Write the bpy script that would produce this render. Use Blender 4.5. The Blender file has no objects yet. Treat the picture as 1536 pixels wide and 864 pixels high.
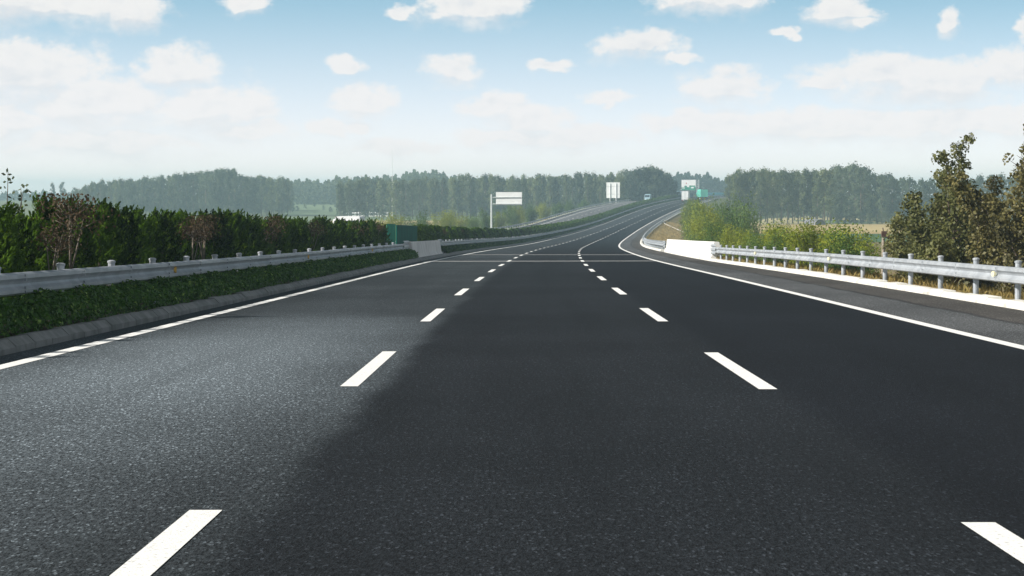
import bpy, bmesh, math, random
import numpy as np
from mathutils import Vector
random.seed(7)
rng = np.random.default_rng(11)
R = math.radians
sc = bpy.context.scene
COL = sc.collection
F_PX, EYE, Y_H = 3276.0, 1.4, 290.0          # focal length in photo pixels, eye height, eye-level row

# ------------------------------------------------------------------ helpers
def link(o, parent=None):
    COL.objects.link(o)
    if parent is not None: o.parent = parent
    return o

def tag(o, label=None, cat=None, group=None, kind=None):
    if label: o['label'] = label
    if cat: o['category'] = cat
    if group: o['group'] = group
    if kind: o['kind'] = kind
    return o

def empty(name, loc, rz=0.0, scale=1.0):
    o = bpy.data.objects.new(name, None)
    o.empty_display_size = .3
    o.location = loc
    o.rotation_euler = (0, 0, rz)
    o.scale = (scale,) * 3 if not hasattr(scale, '__len__') else scale
    return link(o)

class MB:
    """collects polygons, then becomes ONE mesh object"""
    def __init__(s): s.V = []; s.F = []; s.M = []; s.uv = None
    def add(s, V, Fs, m=0):
        b = len(s.V)
        s.V.extend([tuple(map(float, v)) for v in V])
        for f in Fs:
            s.F.append(tuple(b + i for i in f)); s.M.append(m)
    def box(s, c, d, rz=0.0, m=0):
        x, y, z = d[0] / 2, d[1] / 2, d[2] / 2
        ca, sa = math.cos(rz), math.sin(rz)
        V = []
        for dz in (-z, z):
            for dx, dy in ((-x, -y), (x, -y), (x, y), (-x, y)):
                V.append((c[0] + dx * ca - dy * sa, c[1] + dx * sa + dy * ca, c[2] + dz))
        s.add(V, [(3, 2, 1, 0), (4, 5, 6, 7), (0, 1, 5, 4), (1, 2, 6, 5), (2, 3, 7, 6), (3, 0, 4, 7)], m)
    def tube(s, pts, rad, n=8, m=0, cap=True):
        pts = [Vector(p) for p in pts]
        if not hasattr(rad, '__len__'): rad = [rad] * len(pts)
        V = []
        for i, p in enumerate(pts):
            t = (pts[min(i + 1, len(pts) - 1)] - pts[max(i - 1, 0)]).normalized()
            a = t.cross(Vector((0, 0, 1)))
            if a.length < 1e-3: a = Vector((1, 0, 0))
            a.normalize(); b = t.cross(a)
            for k in range(n):
                th = 2 * math.pi * k / n
                V.append(p + (a * math.cos(th) + b * math.sin(th)) * rad[i])
        Fs = []
        for i in range(len(pts) - 1):
            for k in range(n):
                k2 = (k + 1) % n
                Fs.append((i * n + k, i * n + k2, (i + 1) * n + k2, (i + 1) * n + k))
        if cap:
            Fs.append(tuple(range(n))[::-1]); Fs.append(tuple((len(pts) - 1) * n + k for k in range(n)))
        s.add(V, Fs, m)
    def sweep(s, rings, m=0, closed=False, cap=False):
        n = len(rings[0]); V = [p for r in rings for p in r]; Fs = []
        for i in range(len(rings) - 1):
            for k in range(n if closed else n - 1):
                k2 = (k + 1) % n
                Fs.append((i * n + k, i * n + k2, (i + 1) * n + k2, (i + 1) * n + k))
        if cap:
            Fs.append(tuple(range(n))[::-1]); Fs.append(tuple((len(rings) - 1) * n + k for k in range(n)))
        s.add(V, Fs, m)
    def mesh(s, name, mats, smooth=False):
        me = bpy.data.meshes.new(name)
        me.from_pydata(s.V, [], s.F)
        for m in mats: me.materials.append(m)
        if any(s.M): me.polygons.foreach_set('material_index', s.M)
        if smooth: me.polygons.foreach_set('use_smooth', [True] * len(s.F))
        if s.uv is not None:
            l = me.uv_layers.new(name='road'); u = np.array(s.uv, np.float32)
            vi = np.empty(len(me.loops), np.int32); me.loops.foreach_get('vertex_index', vi)
            l.data.foreach_set('uv', u[vi].ravel())
        me.update()
        return me
    def build(s, name, mats, parent=None, smooth=False):
        if not isinstance(mats, (list, tuple)): mats = [mats]
        return link(bpy.data.objects.new(name, s.mesh(name, mats, smooth)), parent)

def leaf_mesh(name, C, size, mat, g=None, updir=None, up_w=0.0, aspect=.55, fold=.0, nrm=None, jit=.45):
    """many small rhombic leaves: C (n,3) centres, size (n,), optional main direction"""
    g = g or rng
    n = len(C)
    size = np.broadcast_to(np.asarray(size, float), (n,))
    t = g.normal(size=(n, 3)); t /= np.linalg.norm(t, axis=1)[:, None]
    if updir is not None:
        t = t * (1 - up_w) + np.broadcast_to(updir, (n, 3)) * up_w
        t /= np.linalg.norm(t, axis=1)[:, None] + 1e-9
    r = g.normal(size=(n, 3)); b = np.cross(t, r); b /= np.linalg.norm(b, axis=1)[:, None] + 1e-9
    if nrm is not None:                                 # leaves lie on the outside of their clump
        q = nrm / (np.linalg.norm(nrm, axis=1)[:, None] + 1e-9) + jit * g.normal(size=(n, 3)); q /= np.linalg.norm(q, axis=1)[:, None] + 1e-9
        t = t - (t * q).sum(1)[:, None] * q; t /= np.linalg.norm(t, axis=1)[:, None] + 1e-9
        b = np.cross(q, t)
    h = (size * .5)[:, None]
    V = np.empty((n, 4, 3))
    nn = np.cross(t, b)
    V[:, 0] = C - t * h; V[:, 2] = C + t * h
    V[:, 1] = C + b * h * aspect + nn * h * fold; V[:, 3] = C - b * h * aspect + nn * h * fold
    me = bpy.data.meshes.new(name)
    me.vertices.add(n * 4); me.vertices.foreach_set('co', V.astype(np.float32).ravel())
    me.loops.add(n * 4); me.loops.foreach_set('vertex_index', np.arange(n * 4, dtype=np.int32))
    me.polygons.add(n); me.polygons.foreach_set('loop_start', np.arange(0, n * 4, 4, dtype=np.int32))
    try: me.polygons.foreach_set('loop_total', np.full(n, 4, np.int32))
    except Exception: pass
    me.update(calc_edges=True)
    me.materials.append(mat)
    return me

def obj(name, me, parent=None, loc=None):
    o = bpy.data.objects.new(name, me)
    if loc is not None: o.location = loc
    return link(o, parent)

def copy_tree(o, parent=None, meshes=None):
    c = o.copy(); COL.objects.link(c); c.parent = parent
    for ch in list(o.children): copy_tree(ch, c)
    return c

# ------------------------------------------------------------------ materials
class NT:
    def __init__(s, tree): s.t = tree; s.n = tree.nodes; s.l = tree.links
    def new(s, typ, **kw):
        nd = s.n.new(typ)
        for k, v in kw.items(): setattr(nd, k, v)
        return nd
    def put(s, sock, v):
        if isinstance(v, bpy.types.NodeSocket): s.l.new(v, sock)
        elif v is not None: sock.default_value = v
    def math(s, op, a, b=None, c=None, clamp=False):
        nd = s.new('ShaderNodeMath', operation=op, use_clamp=clamp)
        for i, v in enumerate((a, b, c)):
            if v is not None: s.put(nd.inputs[i], v)
        return nd.outputs[0]
    def step(s, x, lo, hi):
        nd = s.new('ShaderNodeMapRange', interpolation_type='SMOOTHSTEP')
        for k, v in (('Value', x), ('From Min', lo), ('From Max', hi)): s.put(nd.inputs[k], v)
        return nd.outputs['Result']
    def mix(s, f, a, b, blend='MIX'):
        nd = s.new('ShaderNodeMix', data_type='RGBA', blend_type=blend)
        s.put(nd.inputs[0], f)
        for sock, v in ((nd.inputs[6], a), (nd.inputs[7], b)):
            if isinstance(v, (tuple, list)) and len(v) == 3: v = (*v, 1)
            s.put(sock, v)
        return nd.outputs[2]
    def noise(s, vec, scale, detail=3, rough=.55, out=0):
        nd = s.new('ShaderNodeTexNoise')
        if vec is not None: s.l.new(vec, nd.inputs['Vector'])
        nd.inputs['Scale'].default_value = scale; nd.inputs['Detail'].default_value = detail
        nd.inputs['Roughness'].default_value = rough
        return nd.outputs[out]
    def scalevec(s, vec, v):
        nd = s.new('ShaderNodeVectorMath', operation='MULTIPLY'); s.l.new(vec, nd.inputs[0]); nd.inputs[1].default_value = v
        return nd.outputs[0]

def material(name):
    m = bpy.data.materials.new(name); m.use_nodes = True
    nt = NT(m.node_tree); p = nt.n['Principled BSDF']
    return m, nt, p

def surf(name, col, col2=None, scale=3.0, rough=.7, metal=0.0, bump=0.0, bscale=40.0, detail=4, spec=.4, lo=.35, hi=.65, rand=0.0, stretch=None):
    """plain surface whose colour wanders between two tones"""
    m, nt, p = material(name)
    pos = nt.new('ShaderNodeTexCoord').outputs['Object'] if rand else nt.new('ShaderNodeNewGeometry').outputs['Position']
    v = nt.scalevec(pos, stretch) if stretch else pos
    c2 = col2 or tuple(x * .75 for x in col)
    f = nt.step(nt.noise(v, scale, detail), lo, hi)
    c = nt.mix(f, col, c2)
    nt.put(p.inputs['Base Color'], c)
    p.inputs['Roughness'].default_value = rough; p.inputs['Metallic'].default_value = metal
    p.inputs['Specular IOR Level'].default_value = spec
    if bump:
        b = nt.new('ShaderNodeBump'); b.inputs['Strength'].default_value = bump; b.inputs['Distance'].default_value = .01
        nt.l.new(nt.noise(pos, bscale, 4), b.inputs['Height']); nt.l.new(b.outputs[0], p.inputs['Normal'])
    return m

def leaf_mat(name, c1, c2, c3=None, scale=2.0, rough=.55, trans=.3, spec=.25, fine=17.0, rw=.5):
    m, nt, p = material(name)
    pos = nt.new('ShaderNodeNewGeometry').outputs['Position']
    rnd = nt.new('ShaderNodeObjectInfo').outputs['Random']
    a = nt.noise(pos, scale, 2); b = nt.noise(pos, fine, 1)
    f = nt.math('ADD', nt.math('MULTIPLY', a, .9), nt.math('MULTIPLY', b, .8))
    f = nt.math('ADD', f, nt.math('MULTIPLY', rnd, rw))
    f = nt.step(f, .40 + rw * .5, 1.20 + rw * .5)
    c = nt.mix(f, c1, c2)
    if c3:
        g = nt.step(nt.noise(pos, fine * .6, 2), .58, .72)
        c = nt.mix(nt.math('MULTIPLY', g, .75), c, c3)
    nt.put(p.inputs['Base Color'], c)
    p.inputs['Roughness'].default_value = rough; p.inputs['Specular IOR Level'].default_value = spec
    tr = nt.new('ShaderNodeBsdfTranslucent'); nt.put(tr.inputs['Color'], c)
    mx = nt.new('ShaderNodeMixShader'); mx.inputs[0].default_value = trans
    nt.l.new(p.outputs[0], mx.inputs[1]); nt.l.new(tr.outputs[0], mx.inputs[2])
    nt.l.new(mx.outputs[0], nt.n['Material Output'].inputs['Surface'])
    return m

def asphalt_mat():
    m, nt, p = material('asphalt')
    uv = nt.new('ShaderNodeUVMap', uv_map='road').outputs[0]
    sep = nt.new('ShaderNodeSeparateXYZ'); nt.l.new(uv, sep.inputs[0])
    o, s = sep.outputs[0], sep.outputs[1]
    pos = nt.new('ShaderNodeNewGeometry').outputs['Position']
    wob = nt.math('MULTIPLY', nt.math('SUBTRACT', nt.noise(pos, .5, 3), .5), .35)
    ow = nt.math('ADD', o, wob)
    # the left lane is older and paler than the resurfaced middle lane; the shoulder is older still
    left = nt.math('SUBTRACT', 1.0, nt.step(ow, .12, .45))
    right = nt.step(ow, 3.6, 4.1)
    sh = nt.step(o, 7.70, 7.78); sh2 = nt.step(ow, 9.02, 9.12)
    seam = nt.math('MULTIPLY', nt.step(ow, 8.97, 9.04), nt.math('SUBTRACT', 1.0, nt.step(ow, 9.10, 9.18)))
    c = nt.mix(left, (.0102, .0120, .0146), (.027, .032, .036))
    c = nt.mix(right, c, (.0060, .0071, .0096))  # right lane colour darkened to imitate lens vignetting
    c = nt.mix(sh, c, (.070, .073, .076))
    c = nt.mix(sh2, c, (.060, .056, .052))
    c = nt.mix(nt.math('MULTIPLY', seam, .75), c, (.022, .022, .023))
    opp = nt.math('SUBTRACT', 1.0, nt.step(o, -8.9, -8.6))
    c = nt.mix(opp, c, (.10, .10, .105))
    # aggregate grain, drawn out along the rolling direction
    gpos = nt.scalevec(uv, (1.0, .30, 1.0))
    g1 = nt.noise(gpos, 92, 2, .7); g2 = nt.noise(gpos, 38, 3, .75)
    vor = nt.new('ShaderNodeTexVoronoi'); nt.l.new(gpos, vor.inputs['Vector']); vor.inputs['Scale'].default_value = 88
    cell = nt.new('ShaderNodeSeparateColor'); nt.l.new(vor.outputs['Color'], cell.inputs[0])
    gr = nt.math('ADD', nt.math('MULTIPLY', nt.step(g1, .40, .62), .9), nt.math('MULTIPLY', nt.step(g2, .40, .62), 1.1))
    spk = nt.math('MULTIPLY', nt.step(cell.outputs[0], .91, 1.0), 3.4)
    k = nt.math('ADD', nt.math('ADD', gr, spk), .18)
    # wear, patches and wheel paths
    st = nt.scalevec(uv, (1.0, .035, 1))
    w1 = nt.noise(st, 1.1, 4, .6); w2 = nt.noise(pos, .16, 4, .6)
    wear_highlight = nt.math('ADD', nt.math('MULTIPLY', w1, .55), nt.math('MULTIPLY', w2, .8))
    wear_highlight = nt.math('ADD', nt.math('MULTIPLY', nt.step(wear_highlight, .40, .95), .6), .62)
    # a soft-edged highlight painted into the left lane's colour
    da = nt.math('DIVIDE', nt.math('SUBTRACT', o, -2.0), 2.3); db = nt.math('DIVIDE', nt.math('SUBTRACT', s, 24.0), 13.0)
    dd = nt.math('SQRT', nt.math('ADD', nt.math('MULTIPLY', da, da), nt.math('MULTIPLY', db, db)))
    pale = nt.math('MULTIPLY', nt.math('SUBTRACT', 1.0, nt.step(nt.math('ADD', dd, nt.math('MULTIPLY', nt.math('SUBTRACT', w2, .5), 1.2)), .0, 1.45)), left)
    wear_highlight = nt.math('ADD', wear_highlight, nt.math('MULTIPLY', pale, 3.4))  # painted highlight added on top of the worn tone
    lane = nt.math('ABSOLUTE', nt.math('SUBTRACT', nt.math('FRACT', nt.math('DIVIDE', nt.math('ADD', o, 3.8), 3.8)), .5))
    oil = nt.math('MULTIPLY', nt.math('SUBTRACT', 1.0, nt.step(lane, .0, .14)), nt.step(nt.noise(st, 1.7, 4, .65), .42, .70))
    wear_highlight = nt.math('MULTIPLY', wear_highlight, nt.math('SUBTRACT', 1.0, nt.math('MULTIPLY', oil, .22)))
    k = nt.math('MULTIPLY', k, wear_highlight)
    kc = nt.new('ShaderNodeCombineColor')
    for i in range(3): nt.l.new(k, kc.inputs[i])
    c = nt.mix(1.0, c, kc.outputs[0], 'MULTIPLY')
    nt.put(p.inputs['Base Color'], c)
    p.inputs['Roughness'].default_value = .80; p.inputs['Specular IOR Level'].default_value = .15
    b = nt.new('ShaderNodeBump'); b.inputs['Strength'].default_value = .55; b.inputs['Distance'].default_value = .006
    nt.l.new(nt.math('ADD', g1, nt.math('MULTIPLY', vor.outputs['Distance'], .6)), b.inputs['Height'])
    nt.l.new(b.outputs[0], p.inputs['Normal'])
    return m

def ground_mat():
    m, nt, p = material('ground_cover')
    pos = nt.new('ShaderNodeNewGeometry').outputs['Position']
    a = nt.step(nt.noise(pos, .06, 5, .6), .38, .62)
    b = nt.step(nt.noise(pos, 1.7, 5, .65), .35, .68)
    c = nt.mix(a, (.20, .145, .065), (.12, .125, .045))
    c = nt.mix(nt.math('MULTIPLY', b, .6), c, (.27, .18, .08))
    sp = nt.new('ShaderNodeSeparateXYZ'); nt.l.new(pos, sp.inputs[0])
    far = nt.step(sp.outputs[1], 560, 760)
    plain = nt.mix(a, (.10, .125, .05), (.15, .155, .065))
    c = nt.mix(far, c, plain)
    nt.put(p.inputs['Base Color'], c); p.inputs['Roughness'].default_value = .95; p.inputs['Specular IOR Level'].default_value = .1
    bm_ = nt.new('ShaderNodeBump'); bm_.inputs['Strength'].default_value = .6; bm_.inputs['Distance'].default_value = .08
    nt.l.new(nt.noise(pos, 9, 5, .7), bm_.inputs['Height']); nt.l.new(bm_.outputs[0], p.inputs['Normal'])
    return m

M = {
 'joint_': surf('grey_apron_concrete', (.30, .30, .29), (.22, .22, .215), 2, .85),
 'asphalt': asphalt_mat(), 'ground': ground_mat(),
 'paint': surf('white_road_paint', (.84, .84, .82), (.42, .42, .41), 34, .7, lo=.54, hi=.74, bump=.4, bscale=70, detail=6),
 'kerb_grey': surf('grey_kerb_concrete', (.25, .25, .245), (.16, .165, .16), 2.5, .85, bump=.3, bscale=30),
 'kerb_white': surf('whitewashed_kerb', (.74, .725, .68), (.46, .44, .39), 1.6, .85, bump=.3, bscale=30, lo=.45, hi=.75, detail=7),
 'galv': surf('galvanised_steel', (.43, .455, .485), (.32, .345, .375), 1.6, .5, .10, spec=.3),
 'galv_post': surf('weathered_galvanised_post', (.48, .51, .55), (.36, .39, .43), 3, .5, .35),
 'concrete_pale': surf('barrier_concrete', (.74, .72, .71), (.58, .56, .55), 1.4, .9, bump=.25, bscale=24, stretch=(1, 1, .35)),  # pale concrete of the two median barriers
 'concrete_white': surf('whitewashed_barrier', (.74, .73, .70), (.50, .48, .44), .9, .85, bump=.25, bscale=20, lo=.45, hi=.8, detail=7, stretch=(1, 1, .4)),
 'yellow': surf('amber_reflector', (.75, .42, .03), (.6, .32, .02), 9, .35),
 'ivory': surf('pale_reflector', (.78, .74, .5), (.7, .66, .42), 9, .35),
 'screen_light': surf('mid_green_panel', (.02, .27, .17), (.018, .22, .14), 1, .7, spec=.1),
 'screen_dark': surf('dark_green_panel', (.004, .11, .080), (.003, .085, .06), 1, .7, spec=.1),
 'teal': surf('teal_panel', (.02, .12, .16), (.016, .10, .13), 1, .5),
 'white': surf('white_sheet_metal', (.86, .87, .87), (.80, .81, .81), .7, .5),
 'mast': surf('pale_grey_mast', (.62, .66, .66), (.52, .56, .56), 1, .5),
 'sky_blue': surf('pale_blue_panel', (.42, .60, .68), (.36, .52, .6), .7, .5),
 'mint': surf('mint_green_tarpaulin', (.13, .55, .43), (.10, .46, .36), .7, .6),
 'sign_green': surf('sign_green', (.01, .26, .16), (.01, .22, .14), .7, .5),
 'black': surf('black_rubber', (.02, .02, .022), (.03, .03, .03), 3, .8),
 'dark': surf('dark_metal', (.06, .065, .07), (.045, .05, .05), 3, .6),
 'glass': surf('dark_windscreen', (.03, .04, .05), (.02, .03, .04), .5, .1, spec=.6),
 'red': surf('red_lamp', (.5, .03, .02), (.4, .02, .02), 3, .4),
 'rust': surf('rust_brown_metal', (.10, .055, .04), (.06, .035, .03), 9, .7),
 'bark': surf('grey_brown_bark', (.16, .12, .09), (.09, .07, .055), 12, .9, bump=.4, bscale=30),
 'bark_shrub': surf('shrub_bark', (.24, .20, .155), (.14, .12, .095), 12, .85),
 'bark_pale': surf('pale_smooth_bark', (.38, .33, .27), (.26, .22, .18), 12, .85),
 'stubble': surf('dry_stubble', (.46, .36, .17), (.36, .27, .12), .08, .95, detail=6, spec=.1),
 'stubble_pale': surf('pale_stubble', (.52, .45, .25), (.42, .36, .18), .06, .95, detail=6, spec=.1),
 'crop': surf('green_crop', (.07, .14, .055), (.05, .10, .04), .15, .95, detail=6, spec=.1),
 'crop_pale': surf('pale_green_crop', (.17, .22, .12), (.13, .18, .10), .1, .95, detail=6, spec=.1),
 'soil': surf('median_soil', (.07, .055, .04), (.05, .045, .03), 2, .95, spec=.1),
 'juniper': leaf_mat('juniper_needles', (.005, .015, .003), (.075, .145, .012), (.22, .33, .03), 2.6, .8, .36, .04, 9),
 'low': leaf_mat('glossy_ground_leaves', (.010, .034, .006), (.075, .175, .020), (.45, .62, .14), 3, .5, .25, .15, 12),  # lightest tone paints sunlit specks onto the leaves
 'brown_leaf': leaf_mat('russet_leaves', (.034, .026, .013), (.085, .056, .030), (.05, .075, .015), 3, .7, .25, .2, 9),
 'tree_leaf': leaf_mat('olive_tree_leaves', (.050, .062, .018), (.165, .170, .055), (.30, .27, .10), 1.2, .5, .35, .3, 7),
 'tree_leaf_brown': leaf_mat('browning_tree_leaves', (.055, .052, .020), (.155, .140, .050), (.29, .24, .085), 1.2, .5, .3, .3, 7),
 'bush': leaf_mat('yellow_green_bush_leaves', (.085, .130, .012), (.28, .32, .035), (.36, .33, .06), .9, .6, .4, .15, 4),
 'bush_dark': leaf_mat('mid_green_bush_leaves', (.045, .100, .022), (.15, .23, .045), (.26, .27, .06), .9, .6, .4, .15, 4),
 'poplar': leaf_mat('poplar_leaves', (.045, .068, .030), (.17, .20, .085), (.27, .25, .13), .12, .6, .35, .12, .9, .9),
 'poplar_dark': leaf_mat('dark_wood_leaves', (.032, .055, .034), (.11, .14, .075), (.18, .18, .11), .12, .6, .35, .12, .9, .9),
 'straw': leaf_mat('golden_straw', (.34, .24, .10), (.50, .38, .17), (.22, .22, .07), .25, .85, .35, .1, 2),
 'grass': leaf_mat('dry_verge_grass', (.22, .155, .06), (.36, .28, .10), (.18, .21, .04), .9, .85, .35, .1, 5),
}

# ------------------------------------------------------------------ road alignment: (x, y, z, crossfall) every 20 m
AL = [[-1.594,-1.998,.056,.0026],[-1.543,10.0,-.176,.0002],[-1.438,29.996,-.56,-.0046],[-1.253,49.991,-.934,-.0094],[-.989,69.985,-1.301,-.0097],[-.641,89.978,-1.667,-.0054],[-.22,109.97,-2.036,-.0011],[.264,129.96,-2.408,.0009],[.811,149.948,-2.779,.0005],[1.426,169.935,-3.15,.0001],[2.115,189.918,-3.523,.0003],[2.879,209.899,-3.896,.0012],[3.717,229.877,-4.266,.0021],[4.632,249.852,-4.621,.0027],[5.625,269.823,-4.952,.003],[6.691,289.791,-5.253,.0033],[7.83,309.755,-5.522,.0043],[9.042,329.716,-5.758,.0059],[10.325,349.672,-5.964,.0076],[11.684,369.623,-6.139,.0072],[13.118,389.569,-6.281,.0048],[14.624,409.51,-6.388,.0024],[16.204,429.445,-6.461,-.0019],[17.854,449.375,-6.498,-.0081],[19.573,469.298,-6.501,-.0143],[21.362,489.216,-6.469,-.0184],[23.222,509.126,-6.402,-.0203],[25.152,529.03,-6.298,-.0221],[27.154,548.926,-6.155,-.024],[29.227,568.814,-5.972,-.023],[31.373,588.695,-5.751,-.0192],[33.593,608.566,-5.496,-.0153],[35.889,628.428,-5.213,-.0115],[38.258,648.282,-4.907,-.0082],[40.699,668.126,-4.585,-.0054],[43.212,687.962,-4.25,-.0025],[45.794,707.788,-3.91,.0003],[48.446,727.605,-3.57,.0006],[51.171,747.412,-3.237,-.0016],[53.969,767.208,-2.914,-.0037],[56.843,786.994,-2.602,-.0059],[59.793,806.769,-2.3,-.0085],[62.816,826.533,-2.009,-.0116],[65.912,846.286,-1.728,-.0146],[69.078,866.027,-1.456,-.0177],[72.315,885.758,-1.194,-.0208]]
AL = np.array(AL)[1:]; S0 = np.arange(len(AL)) * 20.0 + 10
_s = list(S0); _a = [list(r) for r in AL]
_h = math.atan2(72.315 - 69.078, 885.758 - 866.027); _z = .26 / 20
for i in range(26):                                     # on over the crest and out of sight
    _h += .0028; _z = _z - .0011
    p = _a[-1]; _a.append([p[0] + 20 * math.sin(_h), p[1] + 20 * math.cos(_h), p[2] + 20 * _z, -.02]); _s.append(_s[-1] + 20)
for i in range(4):
    p, q = _a[0], _a[1]; _a.insert(0, [2 * p[0] - q[0], 2 * p[1] - q[1], 2 * p[2] - q[2], p[3]]); _s.insert(0, _s[0] - math.hypot(p[0] - q[0], p[1] - q[1]))
_s, _a = np.array(_s), np.array(_a)
SS = np.arange(_s[0], _s[-1], 2.0)
def _sm(v):
    w = np.interp(SS, _s, v); k = np.hanning(17); k /= k.sum()
    return np.convolve(np.pad(w, 8, 'reflect', reflect_type='odd'), k, 'valid')
AX, AY, AZ, AB = [_sm(_a[:, i]) for i in range(4)]
_dx, _dy = np.gradient(AX), np.gradient(AY); _L = np.hypot(_dx, _dy); NX, NY = _dy / _L, -_dx / _L
def RP(s, o, dz=0.0):
    g = lambda v: np.interp(s, SS, v)
    return Vector((float(g(AX) + g(NX) * o), float(g(AY) + g(NY) * o), float(g(AZ) - g(AB) * max(-26, min(16, o)) + dz)))
def HD(s):                                              # rotation about z that points local +y along the road
    return math.atan2(float(np.interp(s, SS, NY)), float(np.interp(s, SS, NX)))
S_END = 1290.0
FIELD = -9.1

# ------------------------------------------------------------------ ground
def ground_h(s, o, y):
    """ground level at station s, offset o"""
    g = lambda v: float(np.interp(s, SS, v))
    road = g(AZ) - g(AB) * max(-26, min(16, o))
    field = FIELD + max(0, min(1, (y - 1000) / 450)) * 5.0
    if o > 11.4:
        d = o - 11.4
        h = road - .02 - (min(d, 6) * .27) - max(0, d - 6) * .55
    elif o < -23.4:
        d = -23.4 - o
        h = road - .02 - min(d, 3) * .15 - max(0, d - 3) * .55
    else:
        h = road - (.30 if o > -4.6 or o < -8.8 else -.03)
        if o > 10.5: h = road + .07
        if o < -22.9: h = road - .02
        return h
    h2 = max(h, field) if field < road else min(road + (field - road) * min(1, d / 30), field)
    if field >= road - .5: h2 = road + (field - road) * min(1, max(0, d - 2) / 40)
    return h2

offs = [-3200, -2200, -1400, -900, -600, -420, -300, -220, -160, -120, -95, -75, -60, -50, -42, -36, -32, -29, -27, -25, -23.4, -22.95, -22.9, -9.3, -9.25, -8.8, -8.75, -7, -4.65, -4.6, -4.5, 10.45, 10.5, 11.0, 11.4, 12, 13, 14, 15, 16, 17.4, 19, 21, 23, 26, 30, 35, 42, 50, 62, 78, 100, 130, 170, 220, 300, 420, 600, 900, 1400, 2200, 3200]
stas = list(np.arange(-80, 200, 5.0)) + list(np.arange(200, 1280, 12.0))
rings = []
gr = np.random.default_rng(3)
for s in stas:
    ring = []
    for o in offs:
        p = RP(s, o); h = ground_h(s, o, p.y)
        if 12 < o < 24 or -40 < o < -24: h += gr.normal() * .06
        ring.append((p.x, p.y, h))
    rings.append(ring)
last = rings[-1]
for k in range(1, 14):
    f = (k / 13) ** 1.6
    ring = []
    for (x, y, z) in last:
        yy = y + (4100 - y) * f
        zz = z if abs(x - RP(1280, 0).x) < 60 else z
        t = min(1, f * 4); zz = zz * (1 - t) + (FIELD + 5) * t
        ring.append((x + (0), yy, zz))
    rings.append(ring)
b = MB(); b.sweep(rings)
tag(b.build('ground', M['ground'], smooth=True), kind='structure')

def strip(name, mat, o0, o1, dz, s0, s1, step=4.0, kind='structure', n_o=1):
    b = MB(); b.uv = []; rr = []
    for s in np.append(np.arange(s0, s1, step), s1):
        rr.append([RP(s, o0 + (o1 - o0) * k / n_o, dz) for k in range(n_o + 1)])
        b.uv += [(o0 + (o1 - o0) * k / n_o, s) for k in range(n_o + 1)]
    b.sweep(rr)
    return tag(b.build(name, mat), kind=kind)

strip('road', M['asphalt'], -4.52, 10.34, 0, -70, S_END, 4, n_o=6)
strip('opposite_road', M['asphalt'], -22.95, -9.15, 0, -70, S_END, 6, n_o=4)
strip('median_ground', M['soil'], -9.2, -4.62, .115, -70, S_END, 6, n_o=2)
strip('bridge_apron', M['joint_'], -6.4, -4.50, .13, 112.4, 143.2, 4)

# painted lines, 4 mm above the asphalt
def line_mesh(b, o, w, s0, s1, step, dz=.004):
    b.sweep([[RP(s, o - w / 2, dz), RP(s, o + w / 2, dz)] for s in np.append(np.arange(s0, s1, step), s1)])
for nm, o in (('left_edge_line', -3.93), ('right_edge_line', 7.62)):
    b = MB(); line_mesh(b, o, .2, -60, 1150, 3); tag(b.build(nm, M['paint']), kind='structure')
for nm, o in (('left_lane_dashes', 0.0), ('right_lane_dashes', 3.78)):
    b = MB()
    for k in range(-4, 76):
        c = 7.92 + 15 * (k - 1) - (.46 if o > 1 else 0); line_mesh(b, o, .165, c - 3, c + 3, 3)
    tag(b.build(nm, M['paint']), kind='structure')
b = MB()
for o in (-9.9, -20.6): line_mesh(b, o, .2, 100, 1150, 6)
for k in range(8, 76):
    for o in (-13.5, -17.1): c = 15 * k; line_mesh(b, o, .16, c - 3, c + 3, 3)
tag(b.build('opposite_road_lines', M['paint']), kind='structure')
# pale joints at the two ends of the small bridge
M['joint'] = surf('pale_joint_concrete', (.34, .34, .33), (.24, .24, .24), 3, .8)
for nm, sA in (('near_bridge_joint', 111.2), ('far_bridge_joint', 146.0)):
    b = MB()
    b.sweep([[RP(sA - 1.1 + (o + 4) * .12, o, .0025), RP(sA + 1.1 + (o + 4) * .12, o, .0025)] for o in np.arange(-4.3, 8.1, 1.0)])
    tag(b.build(nm, M['joint']), kind='structure')

# kerbs: blocks of about a metre with open joints
def kerb(name, mat, o0, o1, h, s0, s1, blk, slope=.06):
    b = MB(); s = s0
    sg = 1 if o1 > o0 else -1
    while s < s1:
        e = min(s + blk, s1) - .03
        j = random.uniform(-.012, .012); t = random.uniform(-.012, .012)
        prof = [(o0, -.1), (o0 + .0 * sg, h * .45 + j), (o0 + sg * slope, h + j), (o1, h + j + t), (o1, -.1)]
        b.sweep([[RP(s, q + random.uniform(-.004, .004), z) for q, z in prof], [RP(e, q, z) for q, z in prof]], cap=True)
        s += blk
    return tag(b.build(name, mat), kind='structure')
kerb('median_kerb', M['kerb_grey'], -4.46, -4.68, .17, 4, 112.5, 1.0, .10)
kerb('bridge_kerb', M['kerb_grey'], -4.46, -4.70, .137, 112.5, 143.2, 3.0)
kerb('median_kerb_beyond_bridge', M['kerb_grey'], -4.46, -4.68, .17, 143, 560, 2.0, .10)
kerb('verge_kerb', M['kerb_white'], 10.30, 10.62, .12, 4, 116.5, 1.5)
kerb('verge_kerb_beyond_bridge', M['kerb_white'], 10.30, 10.62, .14, 176, 860, 3.0)
kerb('opposite_verge_kerb', M['kerb_white'], -22.9, -23.2, .14, 120, 900, 4.0)

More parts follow.
